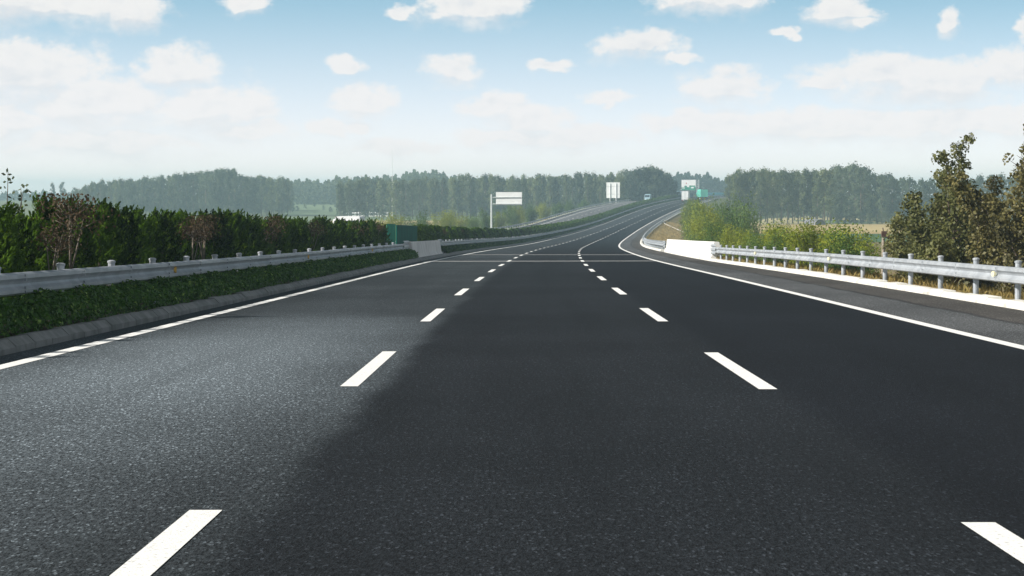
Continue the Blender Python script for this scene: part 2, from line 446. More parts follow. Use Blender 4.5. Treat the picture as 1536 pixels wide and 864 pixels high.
# fields on the plain
def at_px_(u, d): return (u - 768.0) / F_PX * d
def field(name, mat, pts, dz=.05):
    b = MB(); b.add([(x, y, FIELD + dz) for x, y in pts], [tuple(range(len(pts)))])
    return tag(b.build(name, mat), kind='structure')
field('stubble_field', M['stubble'], [(66, 566), (190, 566), (200, 740), (64, 736)])
field('pale_stubble_field', M['stubble_pale'], [(58, 744), (130, 744), (150, 990), (60, 990)], .05)
field('green_field', M['crop'], [(60, 470), (150, 470), (160, 562), (62, 562)])
field('pale_green_field', M['crop_pale'], [(108, 752), (128, 752), (134, 850), (108, 850)], .09)
field('left_stubble_field', M['stubble'], [(-60, 690), (-18, 690), (-18, 840), (-70, 840)])
field('left_green_field', M['crop_pale'], [(-95, 850), (-10, 850), (-10, 985), (-110, 985)])
b = MB(); b.add([(at_px_(425, 1005), 1005, FIELD + .35), (at_px_(640, 1005), 1005, FIELD + .35), (at_px_(640, 1378), 1378, FIELD + .35 + 378 / 90), (at_px_(425, 1378), 1378, FIELD + .35 + 378 / 90)], [(0, 1, 2, 3)])
tag(b.build('terraced_green_field', M['crop_pale']), kind='structure')
field('far_green_field', M['crop_pale'], [(-150, 620), (-64, 620), (-74, 840), (-170, 840)])

# ------------------------------------------------------------------ guard rails and barriers
W_PROF = [(-.000, .155), (.035, .150), (.080, .125), (.083, .075), (.030, .035), (.012, .0), (.030, -.035), (.083, -.075), (.080, -.125), (.035, -.150), (0, -.155)]
THRIE = [(0, .27), (.05, .255), (.083, .22), (.08, .17), (.02, .13), (.02, .09), (.083, .05), (.083, -.05), (.02, -.09), (.02, -.13), (.08, -.17), (.083, -.22), (.05, -.255), (0, -.27)]
def beam(name, prof, s0, s1, o, side, zc, parent, step=4.0, mat='galv', lap=True):
    """side=+1: the corrugated face looks toward +o"""
    b = MB(); L = parent.location
    s = s0; k = 0
    while s < s1 - .01:
        e = min(s + step, s1); ex = .16 if (lap and e < s1) else 0
        d = .004 if k % 2 else 0.0
        ring = lambda q: [RP(q, o + side * (dx + d), zc + z) - L for dx, z in prof]
        back = lambda q: [RP(q, o + side * (dx + d - .006), zc + z) - L for dx, z in prof[::-1]]
        b.sweep([ring(s) + back(s), ring(e + ex) + back(e + ex)], closed=True, cap=True)
        if ex:                                          # splice bolts
            for zz in (-.115, -.055, .055, .115):
                b.box(RP(e + .08, o + side * .092, zc + zz) - L, (.03, .035, .035))
        s = e; k += 1
    return b.build(name, M[mat], parent)

def guard_rail(label, group, s0, s1, o, side, zg, post_at, refl=(), refl_mat='yellow', post_r=.060, zc=.60, thrie=(), mat='galv', step=4.0, cap=True, post_h=.835):
    root = empty('guard_rail', RP((s0 + s1) / 2, o, zg))
    tag(root, label, 'guard rail', group)
    a, e = s0, s1
    if 'start' in thrie: a = s0 + 3.4
    if 'end' in thrie: e = s1 - 3.4
    beam('beam', W_PROF, a, e, o, side, zg + zc, root, step, mat)
    if 'start' in thrie: beam('transition_panel', THRIE, s0, a + .25, o + side * .012, side, zg + zc + .03, root, 4, mat, False)
    if 'end' in thrie: beam('transition_panel', THRIE, e - .25, s1, o + side * .012, side, zg + zc + .03, root, 4, mat, False)
    po = o - side * .145
    pm = None
    for s in post_at:
        if pm is None:
            b = MB(); b.tube([(0, 0, -.25), (0, 0, post_h - .02)], post_r, 12)
            b.box((side * .105, 0, zc), (.09, .12, .2))
            pm = b.mesh('post', [M['galv_post']], False)
            b = MB(); b.tube([(0, 0, post_h - .03), (0, 0, post_h), (0, 0, post_h + .015)], [post_r + .012, post_r + .012, post_r * .6], 12)
            cm = b.mesh('post_cap', [M['galv']])
        p = obj('post', pm, root, RP(s, po, zg) - root.location); p.rotation_euler.z = HD(s)
        if cap: obj('post_cap', cm, p)
    for s in refl:
        b = MB(); c = RP(s, o + side * .07, zg + zc) - root.location; h = HD(s)
        if refl_mat == 'yellow':
            b.add([c + Vector((0, -.07, 0)), c + Vector((side * .05, .03, .06)), c + Vector((side * .05, .03, -.06)), c + Vector((0, .05, .06)), c + Vector((0, .05, -.06))],
                  [(0, 2, 1), (1, 2, 4, 3), (0, 1, 3), (0, 4, 2), (0, 3, 4)])
        else:
            b.tube([c + Vector((side * .0, 0, 0)), c + Vector((side * .05, -.02, 0))], .055, 10)
        b.build('reflector', M[refl_mat], root)
    return root
# left side of our road: the rail stands in the low planting of the median
guard_rail('galvanised guard rail over the low hedge, running up to the left concrete barriers', 'guard rails of the motorway', 6, 114.6, -5.38, 1, .14, list(np.arange(9.1, 110, 4.06)), (18.6, 42.75, 67.5, 92), 'yellow', thrie=('end',))
guard_rail('galvanised guard rail along the median, starting behind the left concrete barriers', 'guard rails of the motorway', 140.6, 520, -5.38, 1, .14, list(np.arange(145, 518, 4.0)), (), thrie=('start',))
guard_rail('far median guard rail under the hedge where the road climbs to the crest', 'guard rails of the motorway', 520, 905, -5.38, 1, .14, list(np.arange(524, 903, 4.0)), (), cap=False)
# right side
rp = [41.2 - 4 * k for k in range(1, 9)] + [41.2 + 3.93 * k for k in range(0, 19)]
guard_rail('sunlit guard rail on grey posts along the dry grass verge, right', 'guard rails of the motorway', 6, 116.6, 10.72, -1, .10, sorted(rp), (18, 42.25, 66.25, 90), 'ivory', thrie=('end',), zc=.455, post_h=.715)
guard_rail('guard rail on the inside of the right bend, beyond the white parapet', 'guard rails of the motorway', 175.4, 560, 10.72, -1, .10, list(np.arange(178, 558, 4.0)), (), thrie=('start',), zc=.455, post_h=.715)
guard_rail('far guard rail on the right verge behind the green thicket', 'guard rails of the motorway', 560, 900, 10.72, -1, .10, list(np.arange(563, 898, 4.0)), (), cap=False, zc=.455, post_h=.715)
guard_rail('guard rail along the outer edge of the opposite carriageway', 'guard rails of the motorway', 300, 900, -23.3, 1, .05, list(np.arange(303, 898, 6.0)), (), cap=False)

def barrier(name, label, s0, s1, o, side, h, mat, base=.28, top=.10, dz=0.0, group=None):
    """concrete block with a sloping traffic face (side=+1 looks toward +o)"""
    root = empty(name, RP((s0 + s1) / 2, o, dz)); L = root.location
    b = MB(); rr = []
    prof = [(base, -.15), (base, .08), (base * .62, .30), (top, h - .04), (top - .035, h), (-top + .035, h), (-top, h - .04), (-base * .62, .30), (-base, .08), (-base, -.15)]
    for s in np.linspace(s0, s1, max(2, int((s1 - s0) / 3) + 1)):
        rr.append([RP(s, o + side * q, dz + z) - L for q, z in prof])
    b.sweep(rr, closed=True, cap=True)
    o_ = b.build('block', M[mat], root)
    tag(root, label, 'barrier', group)
    b = MB()
    for s in np.linspace(s0 + 1.5, s1 - 1.5, 4):          # lifting holes near the top
        b.box(RP(s, o + side * (top + .014), dz + h * .72) - L, (.03, .16, .05), HD(s))
    b.build('lifting_slot', M['dark'], root)
    return root
barrier('concrete_barrier', 'grey concrete barrier nearer the camera, where the left guard rail ends', 114.4, 126.6, -5.30, 1, .98, 'concrete_pale', .34, .12, .0, 'concrete barriers at the median opening')
barrier('concrete_barrier', 'grey concrete barrier farther along, where the median rail starts again', 126.75, 140.4, -5.30, 1, .98, 'concrete_pale', .34, .12, .0, 'concrete barriers at the median opening')
barrier('bridge_parapet', 'bright white concrete parapet of the bridge, right of the road', 116.4, 175.6, 10.95, -1, .98, 'concrete_white', .36, .14, .0)

# ------------------------------------------------------------------ vegetation generators
def spray_points(g, H, n, rad_of, sway=.22):
    """feathery upright juniper: plumes leaning out and up from the axis"""
    C = []; D = []; N = []
    for i in range(n):
        t = g.random() ** .9
        th = g.random() * 2 * math.pi
        rr = rad_of(t) * (.45 + .55 * g.random() ** .5)
        ax = np.array([math.cos(th), math.sin(th), 0.0])
        base = ax * rr * .62 + np.array([0, 0, .04 + t * H * .86])
        d = ax * .55 + np.array([sway, 0, 1.0]); d /= np.linalg.norm(d)
        L = (.20 + .26 * g.random()) * (1.1 - .35 * t); w0 = .05 + .035 * g.random()
        m = int(34 + 22 * g.random())
        u = g.random(m)
        q = g.normal(size=(m, 3)); q -= (q @ d)[:, None] * d; q /= np.linalg.norm(q, axis=1)[:, None]
        w = w0 * np.sin(np.pi * np.clip(u * .8 + .18, 0, 1)) * np.sqrt(g.random(m))
        C.append(base + d * (u * L)[:, None] + q * w[:, None]); D.append(np.broadcast_to(d, (m, 3)) + .0 * q)
        N.append(q + ax * .7 + np.array([0, 0, .25]))
    return np.concatenate(C), np.concatenate(D), np.concatenate(N)

def juniper_meshes(seed, H=1.85):
    g = np.random.default_rng(seed)
    rf = lambda t: .50 * (1 - t) ** .6 * (.6 + .4 * min(1, t * 5)) + .06
    C, D, N = spray_points(g, H, 145, rf)
    cm = leaf_mesh('crown', C, .055 + .035 * g.random(len(C)), M['juniper'], g, D, .7, .42, nrm=N, jit=.3)
    b = MB(); b.tube([(0, 0, -.2), (.02, 0, .6), (.03, .01, 1.3)], [.05, .035, .012], 6)
    return cm, b.mesh('trunk', [M['bark']])
JUN = [juniper_meshes(40 + i) for i in range(6)]
def far_juniper(seed, H=1.75):
    g = np.random.default_rng(seed)
    n = 900; t = g.random(n); th = g.random(n) * 6.283
    r = (.50 * (1 - t) ** .5 + .12) * (.6 + .4 * g.random(n))
    C = np.stack([np.cos(th) * r * 1.1, np.sin(th) * r, .1 + t * H * .95], 1)
    cm = leaf_mesh('crown', C, .16 + .1 * g.random(n), M['juniper'], g, np.array([.2, 0, 1]), .5, .5, nrm=np.stack([np.cos(th), np.sin(th), .4 + 0 * th], 1))
    b = MB(); b.tube([(0, 0, -.2), (0, 0, 1.2)], [.05, .02], 5)
    return cm, b.mesh('trunk', [M['bark']])
FJUN = [far_juniper(80 + i) for i in range(4)]

def plant(name, label, cat, group, loc, meshes, rz, scale, names=('crown', 'trunk')):
    root = empty(name, loc, rz, scale); tag(root, label, cat, group)
    for nm, me in zip(names, meshes): obj(nm, me, root)
    return root

gj = random.Random(5)
s = 24.0; i = 0
while s < 113.6:
    plant('juniper', 'dark green upright juniper in the tall hedge behind the left guard rail', 'juniper', 'junipers of the tall median hedge', RP(s, -6.75 + gj.uniform(-.16, .16), .10), JUN[i % 6],
          gj.uniform(-.5, .5), (gj.uniform(.92, 1.18), gj.uniform(.92, 1.18), gj.uniform(.88, 1.12)))
    s += gj.uniform(.70, 1.0); i += 1
n_near = i
s = 137.5; i = 0
while i < 300 - n_near:
    plant('juniper', 'small juniper in the clipped hedge that follows the median beyond the barriers', 'juniper', 'junipers of the far median hedge', RP(s, -6.75 + gj.uniform(-.15, .15), .10), FJUN[i % 4],
          gj.uniform(0, 6.28), (gj.uniform(1.0, 1.25), gj.uniform(1.0, 1.25), gj.uniform(.86, 1.08)))
    s += gj.uniform(.95, 1.25); i += 1
s_hedge = s - .4
# past 300 of a kind: the rest of the hedge as one mass
g = np.random.default_rng(9)
n = 60000; sv = s_hedge + (905 - s_hedge) * g.random(n) ** 1.15
P = np.array([RP(a, 0) for a in np.arange(s_hedge, 906, 4)])
C = np.empty((n, 3)); ov = -6.75 + g.uniform(-.65, .65, n); zz = .1 + 1.75 * g.random(n) ** .7
bumpy = 1 + .10 * np.sin(sv * 2.1) + .06 * np.sin(sv * 5.3)
gi = lambda v: np.interp(sv, SS, v)
C[:, 0] = gi(AX) + gi(NX) * ov; C[:, 1] = gi(AY) + gi(NY) * ov; C[:, 2] = gi(AZ) - gi(AB) * ov + zz * bumpy
tag(obj('median_hedge', leaf_mesh('median_hedge', C, .30 + .2 * g.random(n), M['juniper'], g, np.array([0, 0, 1.]), .4, .6)),
    'dark hedge running up the median to the distant crest', 'hedge', kind='stuff')

# low glossy planting between kerb and rail
def low_cover(name, label, s0, s1, n, size, h=.52):
    g = np.random.default_rng(int(s0) + 1)
    sv = s0 + (s1 - s0) * g.random(n) ** 1.25
    th = g.random(n) * math.pi
    rr = .55 + .45 * g.random(n) ** .5
    hh = h * (1 + .12 * np.sin(sv * 1.9) + .09 * np.sin(sv * 4.7 + 1))
    ov = -5.18 + np.cos(th) * .47 * rr; z = .13 + np.sin(th) ** .7 * hh * rr
    gi = lambda v: np.interp(sv, SS, v)
    C = np.stack([gi(AX) + gi(NX) * ov, gi(AY) + gi(NY) * ov, gi(AZ) - gi(AB) * ov + z], 1)
    return tag(obj(name, leaf_mesh(name, C, size * (.7 + .6 * g.random(n)), M['low'], g, np.array([.4, -.2, .6]), .35, .7, .15, nrm=np.stack([np.cos(th), 0 * th, np.sin(th) + .3], 1), jit=.6)), label, 'ground cover', kind='stuff')
low_cover('low_hedge', 'low glossy green planting under the left guard rail, beside the kerb', 12, 113.5, 70000, .075, .44)
low_cover('low_hedge', 'low green planting under the median rail beyond the left barriers', 141.5, 480, 34000, .16, .40)
low_cover('low_hedge', 'dark low planting under the median rail toward the crest', 480, 900, 14000, .30, .42)

# russet shrubs on bare stems at the front of the hedge
def shrub_mesh(seed, H=1.72, n=620, w=.40, leafm='brown_leaf'):
    g = np.random.default_rng(seed); b = MB(); tips = []
    fork = .55 + .2 * g.random()
    b.tube([(0, 0, -.2), (.02, .01, .3), (.0, 0, fork)], [.032, .026, .022], 6)
    for k in range(4):
        a = g.random() * 6.28; e = np.array([math.cos(a) * w * .7 * g.random(), math.sin(a) * w * .7 * g.random(), H * (.72 + .22 * g.random())])
        mid = np.array([e[0] * .55, e[1] * .55, fork + (e[2] - fork) * .5])
        b.tube([(0, 0, fork - .05), mid, e], [.018, .012, .005], 5)
        for q in range(4):
            a2 = g.random() * 6.28; t2 = e + np.array([math.cos(a2) * .22, math.sin(a2) * .22, .12 * g.random() - .05]); b.tube([mid * .4 + e * .6, t2], [.007, .003], 4); tips.append(t2)
        tips.append(e)
    tips = np.array(tips); idx = g.integers(0, len(tips), n)
    C = tips[idx] + g.normal(size=(n, 3)) * np.array([.13, .13, .11]); C[:, 2] = np.minimum(C[:, 2], H + .05)
    return leaf_mesh('crown', C, .045 + .025 * g.random(n), M[leafm], g, None, 0, .6), b.mesh('trunk', [M['bark_shrub']], True)
SHR = [shrub_mesh(60 + i) for i in range(3)]
for k, (s, sc_, lab) in enumerate(((36.5, 1.12, 'forked bare stem under a brown crown, tallest shrub before the left hedge'),
                              (35.0, .90, 'thin bare-stemmed brown shrub left of the tallest forked shrub'),
                              (49.6, .95, 'nearer of two bare-stemmed russet shrubs standing close together at the hedge'),
                              (51.3, 1.0, 'farther of two bare-stemmed russet shrubs standing close together at the hedge'))):
    plant('brown_shrub', lab, 'shrub', 'russet shrubs in front of the hedge', RP(s, -6.02, .12), SHR[k % 3], k * 1.7, sc_)
for k, s in enumerate((53.2, 66, 67.6, 79.8, 97.7, 109, 163, 188)):
    plant('brown_shrub', 'russet shrub set among the dark green junipers of the median hedge', 'shrub', 'russet shrubs in front of the hedge', RP(s, -6.5, .12), SHR[k % 3], k * 2.3, gj.uniform(.98, 1.06))
# a taller thin sapling at the very left edge
def sapling(seed, H):
    g = np.random.default_rng(seed); b = MB(); C = []
    for k in range(3):
        dx = (k - 1) * .12; top = np.array([dx * 2.2 + .05, g.normal() * .1, H * (.86 + .14 * (k == 1))])
        b.tube([(dx * .3, 0, -.2), (dx, 0, H * .5), top], [.022, .014, .005], 5)
        for u in np.linspace(.72, 1, 5):
            c = np.array([dx, 0, H * .5]) * (1 - (u - .5) * 2) + top * ((u - .5) * 2)
            for q in range(4): C.append(c + g.normal(size=3) * np.array([.07, .07, .05]))
    C = np.array(C)
    return leaf_mesh('crown', C, .07 + .04 * g.random(len(C)), M['poplar_dark'], g, None, 0, .7), b.mesh('trunk', [M['bark']], True)
SAP = sapling(3, 2.45)
plant('sapling', 'thin leafy sapling rising above the hedge, nearest the left edge', 'sapling', None, RP(38.6, -7.6, .1), SAP, .4, 1.0)
plant('sapling', 'thin shorter sapling poking out of the hedge beside the brown shrub', 'sapling', None, RP(39.9, -7.6, .1), SAP, 2.4, .9)

# big leafy trees behind the right guard rail
def leafy_tree(seed, H, W, n_stem, n_leaf, leafm, gap=.0):
    g = np.random.default_rng(seed); b = MB(); nodes = []
    b.tube([(0, 0, -.3), (.03, 0, .5), (.0, .02, 1.0)], [.10, .085, .07], 8)
    for k in range(n_stem):
        a = 6.283 * k / n_stem + g.random() * .7
        hh = H * (.97 if k == 0 else .48 + .42 * g.random()); sp = W * (.12 if k == 0 else .22 + .28 * g.random())
        p = np.array([0, 0, .35 + .5 * g.random()]); pts = [p]; e = np.array([math.cos(a) * sp, math.sin(a) * sp, hh])
        for u in (.25, .5, .75, 1.0):
            q = p * (1 - u) + e * u; q[:2] = e[:2] * u ** .75
            q = q + np.array([g.normal() * .06, g.normal() * .06, 0]); pts.append(q)
        b.tube(pts, [.05, .042, .032, .02, .006], 6)
        for u in np.linspace(.18, 1.0, 15):
            i0 = min(3, int(u * 4)); f = u * 4 - i0; c = pts[i0] * (1 - f) + pts[min(4, i0 + 1)] * f
            for q in range(2):
                a2 = g.random() * 6.283; L = (.62 - .42 * u) * (.5 + g.random()) * W / 3
                t = c + np.array([math.cos(a2) * L, math.sin(a2) * L, L * (.3 + .5 * g.random())])
                b.tube([c, t], [.012, .004], 4)
                nodes.append((c * .35 + t * .65, .16 + .16 * (1 - u))); nodes.append((t, .13 + .12 * (1 - u)))
            nodes.append((c, .13))
    cen = np.array([x[0] for x in nodes]); rad = np.array([x[1] for x in nodes])
    keep = g.random(len(cen)) > gap; cen, rad = cen[keep], rad[keep]
    idx = g.integers(0, len(cen), n_leaf)
    C = cen[idx] + np.clip(g.normal(size=(n_leaf, 3)), -1.6, 1.6) * (rad[idx] * .62)[:, None]
    C[:, 2] = np.maximum(C[:, 2], .1)
    return leaf_mesh('crown', C, .075 + .065 * g.random(n_leaf), M[leafm], g, None, 0, .72, .12, nrm=(C - cen[idx]) / .2 + C * np.array([.35, .35, .1]), jit=.6), b.mesh('trunk', [M['bark']], True)
def on_ground(s, o, dz=-.1):
    p = RP(s, o); p.z = ground_h(s, o, p.y) + dz
    return p
big = [
 (70.5, 15.1, leafy_tree(21, 5.45, 3.9, 10, 15500, 'tree_leaf', .20), 1.0, 'tall olive green tree behind the right guard rail, topped by two leafy spires'),
 (63.0, 15.6, leafy_tree(24, 5.6, 3.7, 9, 13500, 'tree_leaf_brown', .25), 1.0, 'browning tree at the right edge with loose twigs at its top'),
 (72.0, 16.4, leafy_tree(27, 4.6, 3.4, 8, 9500, 'tree_leaf_brown', .12), 1.0, 'lower brownish tree filling the gap between the two tall right trees'),
 (79.5, 15.4, leafy_tree(29, 3.4, 2.6, 7, 6500, 'tree_leaf', .1), 1.0, 'shorter bushy tree at the left foot of the tall olive tree'),
 (66.5, 13.9, leafy_tree(31, 2.2, 2.2, 6, 4600, 'tree_leaf', .1), 1.0, 'low olive bush in front of the browning right tree'),
 (58.0, 15.2, leafy_tree(33, 3.0, 2.8, 7, 6000, 'tree_leaf_brown', .1), 1.0, 'brown leafy bush cut by the right edge, behind the rail'),
]
for s, o, me, k, lab in big:
    plant('leafy_tree', lab, 'tree', 'trees behind the right guard rail', on_ground(s, o), me, 0.0, k)

# yellow-green bushes down the right embankment
def bush_mesh(seed, leafm, n=9500, H=3.0, W=2.8, size=.115):
    g = np.random.default_rng(seed); b = MB(); nodes = []
    for k in range(16):
        a = g.random() * 6.283; sp = W * .5 * math.sqrt(g.random()); hh = H * (.55 + .45 * g.random()) * (1 - .25 * (sp / (W * .5)) ** 2)
        e = np.array([math.cos(a) * sp, math.sin(a) * sp, hh])
        b.tube([(e[0] * .15, e[1] * .15, -.4), e * np.array([.6, .6, .55]), e], [.03, .02, .005], 5)
        for u in np.linspace(.15, 1, 8):
            c = np.array([e[0] * (.15 + .85 * u), e[1] * (.15 + .85 * u), hh * u])
            nodes.append(c); nodes.append(c + g.normal(size=3) * .22)
    nodes = np.array(nodes); idx = g.integers(0, len(nodes), n)
    C = nodes[idx] + np.clip(g.normal(size=(n, 3)), -1.5, 1.5) * np.array([.2, .2, .24]) * (W / 2.6); C[:, 2] = np.maximum(C[:, 2], .05)
    return leaf_mesh('crown', C, size * (.6 + .8 * g.random(n)), M[leafm], g, np.array([0, 0, 1.]), .25, .5, nrm=(C - nodes[idx]) / .25 + C * np.array([.5, .5, .15]), jit=.5), b.mesh('trunk', [M['bark']], True)
BUSH = [bush_mesh(101, 'bush'), bush_mesh(102, 'bush'), bush_mesh(103, 'bush_dark'), bush_mesh(104, 'bush'), bush_mesh(105, 'bush_dark')]
def at_px(u, d):                                        # point of the plain straight under a line of sight
    return (u - 768.0) / F_PX * d
def bush_top(s, o, v, me, name, lab, cat, grp, wid=1.0, ref=3.0):
    p = on_ground(s, o, -.15); top = EYE + (Y_H - v) / F_PX * p.y
    k = max(.25, (top - p.z) / ref)
    return plant(name, lab, cat, grp, p, me, random.uniform(0, 6.28), (k * wid, k * wid, k))
BL = 'yellow-green bush on the embankment behind the white parapet'
for k, (s, o, v, m_, w) in enumerate(((90, 14.3, 352, 2, 1.1), (97, 15.3, 343, 1, 1.0), (104, 14.4, 338, 0, .9), (110, 15.2, 347, 3, 1.1), (118, 14.4, 352, 2, 1.1), (126, 15.3, 346, 0, 1.0), (134, 14.6, 351, 4, 1.1),
                                (142, 15.6, 345, 3, 1.0), (150, 14.6, 349, 1, 1.1), (160, 15.2, 345, 0, .9), (170, 14.4, 341, 2, 1.0), (182, 15.4, 338, 1, 1.0), (196, 15.6, 334, 4, .9), (212, 16.2, 330, 0, .9),
                                (116, 17.5, 341, 4, 1.2), (132, 18, 340, 3, 1.2), (152, 18.2, 338, 2, 1.2))):
    bush_top(s, o, v - 4, BUSH[m_], 'bush', BL, 'bush', 'yellow-green bushes behind the white parapet', w)
TL = 'young yellow-green tree in the thicket on the inside of the right bend'
for k, (s, o, v, m_, w) in enumerate(((232, 17.0, 326, 2, .7), (250, 17.5, 318, 0, .6), (268, 18.0, 312, 1, .6), (290, 18.5, 307, 2, .6), (300, 20.5, 300, 4, .5), (322, 19.0, 304, 0, .6), (345, 19.5, 308, 3, .6),
                                (372, 19.5, 302, 1, .6), (400, 20.0, 306, 2, .6), (432, 20.0, 299, 4, .5), (470, 19.0, 304, 0, .6), (510, 18.5, 300, 2, .6), (560, 17.5, 299, 1, .6), (610, 17.0, 302, 0, .6), (262, 21, 306, 2, .6), (280, 24, 298, 4, .5), (330, 24, 296, 4, .5))):
    bush_top(s, o, v, BUSH[m_], 'young_tree', TL, 'tree', 'young trees on the inside of the bend', w)
for k, (s, o, v, m_, w) in enumerate(((330, -27, 322, 0, .8), (360, -26, 325, 4, .7), (385, -29, 318, 2, .8), (410, -27, 326, 0, .9), (438, -28, 315, 3, .8), (455, -26.5, 322, 4, .9), (490, -27.5, 313, 2, .8), (520, -28, 315, 1, .9),
                                (545, -27, 305, 4, .7), (570, -28, 309, 0, .8), (600, -27.5, 305, 2, .8), (640, -28, 303, 1, .9), (680, -28, 302, 4, .9), (720, -28.5, 300, 2, .9), (365, -34, 326, 1, .9), (420, -36, 324, 2, .9), (480, -36, 318, 0, .9), (770, -29, 298, 4, .9))):
    bush_top(s, o, v, BUSH[m_], 'roadside_bush', 'green bush growing along the outer edge of the opposite carriageway', 'bush', 'bushes beyond the opposite carriageway', w)

# poplars of the woods
def poplar_mesh(seed, leafm, H=18.0, bare=.2, W=4.0, n=1700):
    g = np.random.default_rng(seed); b = MB()
    b.tube([(0, 0, -.5), (.1, 0, H * .4), (.0, .1, H * .93)], [.26, .19, .04], 6)
    cl = []
    for k in range(40):
        t = bare + (1 - bare) * (k + g.random()) / 40
        prof = math.sin(math.pi * min(1, (t - bare) / (1 - bare) * .78 + .16)) ** .5
        a = g.random() * 6.283; r = W * .5 * prof * math.sqrt(g.random())
        c = np.array([math.cos(a) * r, math.sin(a) * r, t * H * .98]); cl.append(c)
        if k % 3 == 0: b.tube([(0, 0, max(1, c[2] - 1.6)), c], [.06, .015], 4)
    cl = np.array(cl); idx = g.integers(0, len(cl), n)
    C = cl[idx] + g.normal(size=(n, 3)) * np.array([.5, .5, .55])
    return leaf_mesh('crown', C, .42 + .35 * g.random(n), M[leafm], g, np.array([0, 0, 1.]), .25, .6, nrm=(C - cl[idx]) / .6 + C * np.array([.5, .5, .02]), jit=.4), b.mesh('trunk', [M['bark']], True)
POP = [poplar_mesh(200 + i, 'poplar', bare=.16 + .05 * (i % 3)) for i in range(5)]
DARK = [poplar_mesh(220 + i, 'poplar_dark', bare=.1, W=6.4, n=2100) for i in range(4)]
def prof(pts, u): return float(np.interp(u, [p[0] for p in pts], [p[1] for p in pts]))
def field_z(y): return FIELD + max(0, min(1, (y - 1000) / 450)) * 5.0
gw = random.Random(17)
def wood_tree(u, d, v, kit, lab, grp, name='poplar', wid=1.0):
    z0 = field_z(d); top = EYE + (Y_H - v) / F_PX * d; k = (top - z0) / 18.0
    return plant(name, lab, 'tree', grp, (at_px(u, d), d, z0), kit[gw.randrange(len(kit))], gw.uniform(0, 6.28), (k * wid * gw.uniform(.78, 1.08), k * wid * gw.uniform(.78, 1.08), k))
# right wood: a front row whose trunks show, then the rows behind
rprof = [(1060, 262), (1095, 257), (1110, 253), (1180, 255), (1250, 253), (1262, 249), (1275, 244), (1292, 246), (1305, 256), (1345, 262), (1365, 265), (1560, 262)]
for u in np.arange(1104, 1252, 9.5):
    wood_tree(u + gw.uniform(-2, 2), 752 + gw.uniform(-8, 8), prof(rprof, u) + gw.uniform(-1, 5), POP, 'tall poplar with bare lower trunk in the front row of the right-hand wood', 'poplars of the right wood')
for u in np.arange(1092, 1340, 8.2):
    wood_tree(u + gw.uniform(-3, 3), 800 + gw.uniform(-20, 60), prof(rprof, u) + gw.uniform(-1, 6), POP if u < 1255 else DARK, 'grey-green tree inside the right-hand wood, behind its front row', 'inner trees of the right wood', wid=1.05)
for u in np.arange(1262, 1560, 15):
    wood_tree(u + gw.uniform(-4, 4), 830 + gw.uniform(-30, 30), prof(rprof, u) + gw.uniform(-2, 9), DARK, 'dull dark tree at the far end of the right-hand wood', 'dark trees of the right wood', 'woodland_tree', 1.2)
for u in np.arange(1256, 1370, 12):                   # dark shrubs along the field edge
    wood_tree(u, 748 + gw.uniform(-5, 5), 321 + gw.uniform(-2, 3), DARK, 'dark green shrub in the row along the back of the stubble field', 'shrubs behind the stubble field', 'field_shrub', 3.0)
# mid wood, left of the road
mprof = [(500, 276), (530, 268), (560, 265), (600, 268), (640, 266), (700, 262), (745, 262), (790, 264), (830, 261), (880, 259), (935, 257), (955, 252), (975, 249), (985, 252), (1000, 260), (1016, 268)]
for row, d0 in enumerate((905, 960)):
    for u in np.arange(508 + 5 * row, 1012, 8.5):
        wood_tree(u + gw.uniform(-3, 3), d0 + gw.uniform(-15, 15), prof(mprof, u) + gw.uniform(-2, 6) + 3 * (1 - row), POP if gw.random() < .7 else DARK, 'hazy grey-green poplar in the long wood between the hedge and the two-post sign', 'poplars of the middle wood', wid=1.0)
for u in np.arange(946, 1006, 7):
    wood_tree(u, 880, prof(mprof, u) + gw.uniform(-1, 4), DARK, 'darker tall tree at the right end of the middle wood, near the crest', 'dark trees by the crest', 'woodland_tree', 1.1)
# left wood, bluish with distance
lprof = [(60, 285), (76, 276), (95, 274), (104, 288), (116, 281), (140, 272), (200, 267), (240, 265), (270, 259), (320, 256), (340, 251), (352, 251), (362, 263), (385, 263), (420, 265), (434, 268), (446, 282)]
for row, d0 in enumerate((1010, 1060)):
    for u in np.arange(112 + 4 * row, 440, 8.0):
        wood_tree(u + gw.uniform(-3, 3), d0 + gw.uniform(-18, 18), prof(lprof, u) + gw.uniform(-1, 4) + 2 * (1 - row), DARK if gw.random() < .6 else POP, 'blue-hazed tree of the wood rising behind the tall hedge on the left', 'trees of the left wood', 'woodland_tree', 1.0)
for u, d, v in ((446, 1120, 309), (458, 1180, 307), (472, 1240, 304), (486, 1150, 308), (497, 1090, 310), (505, 1210, 303)):
    wood_tree(u, d, v, DARK, 'low hazy shrub on the green slope between the left and the middle wood', 'shrubs on the green slope', 'field_shrub', 2.6)
for u in (78, 94):
    wood_tree(u, 1180, 275 + (u > 80) * -2, DARK, 'faint blue tree standing alone left of the left-hand wood', 'lone trees at far left', 'woodland_tree', .8)
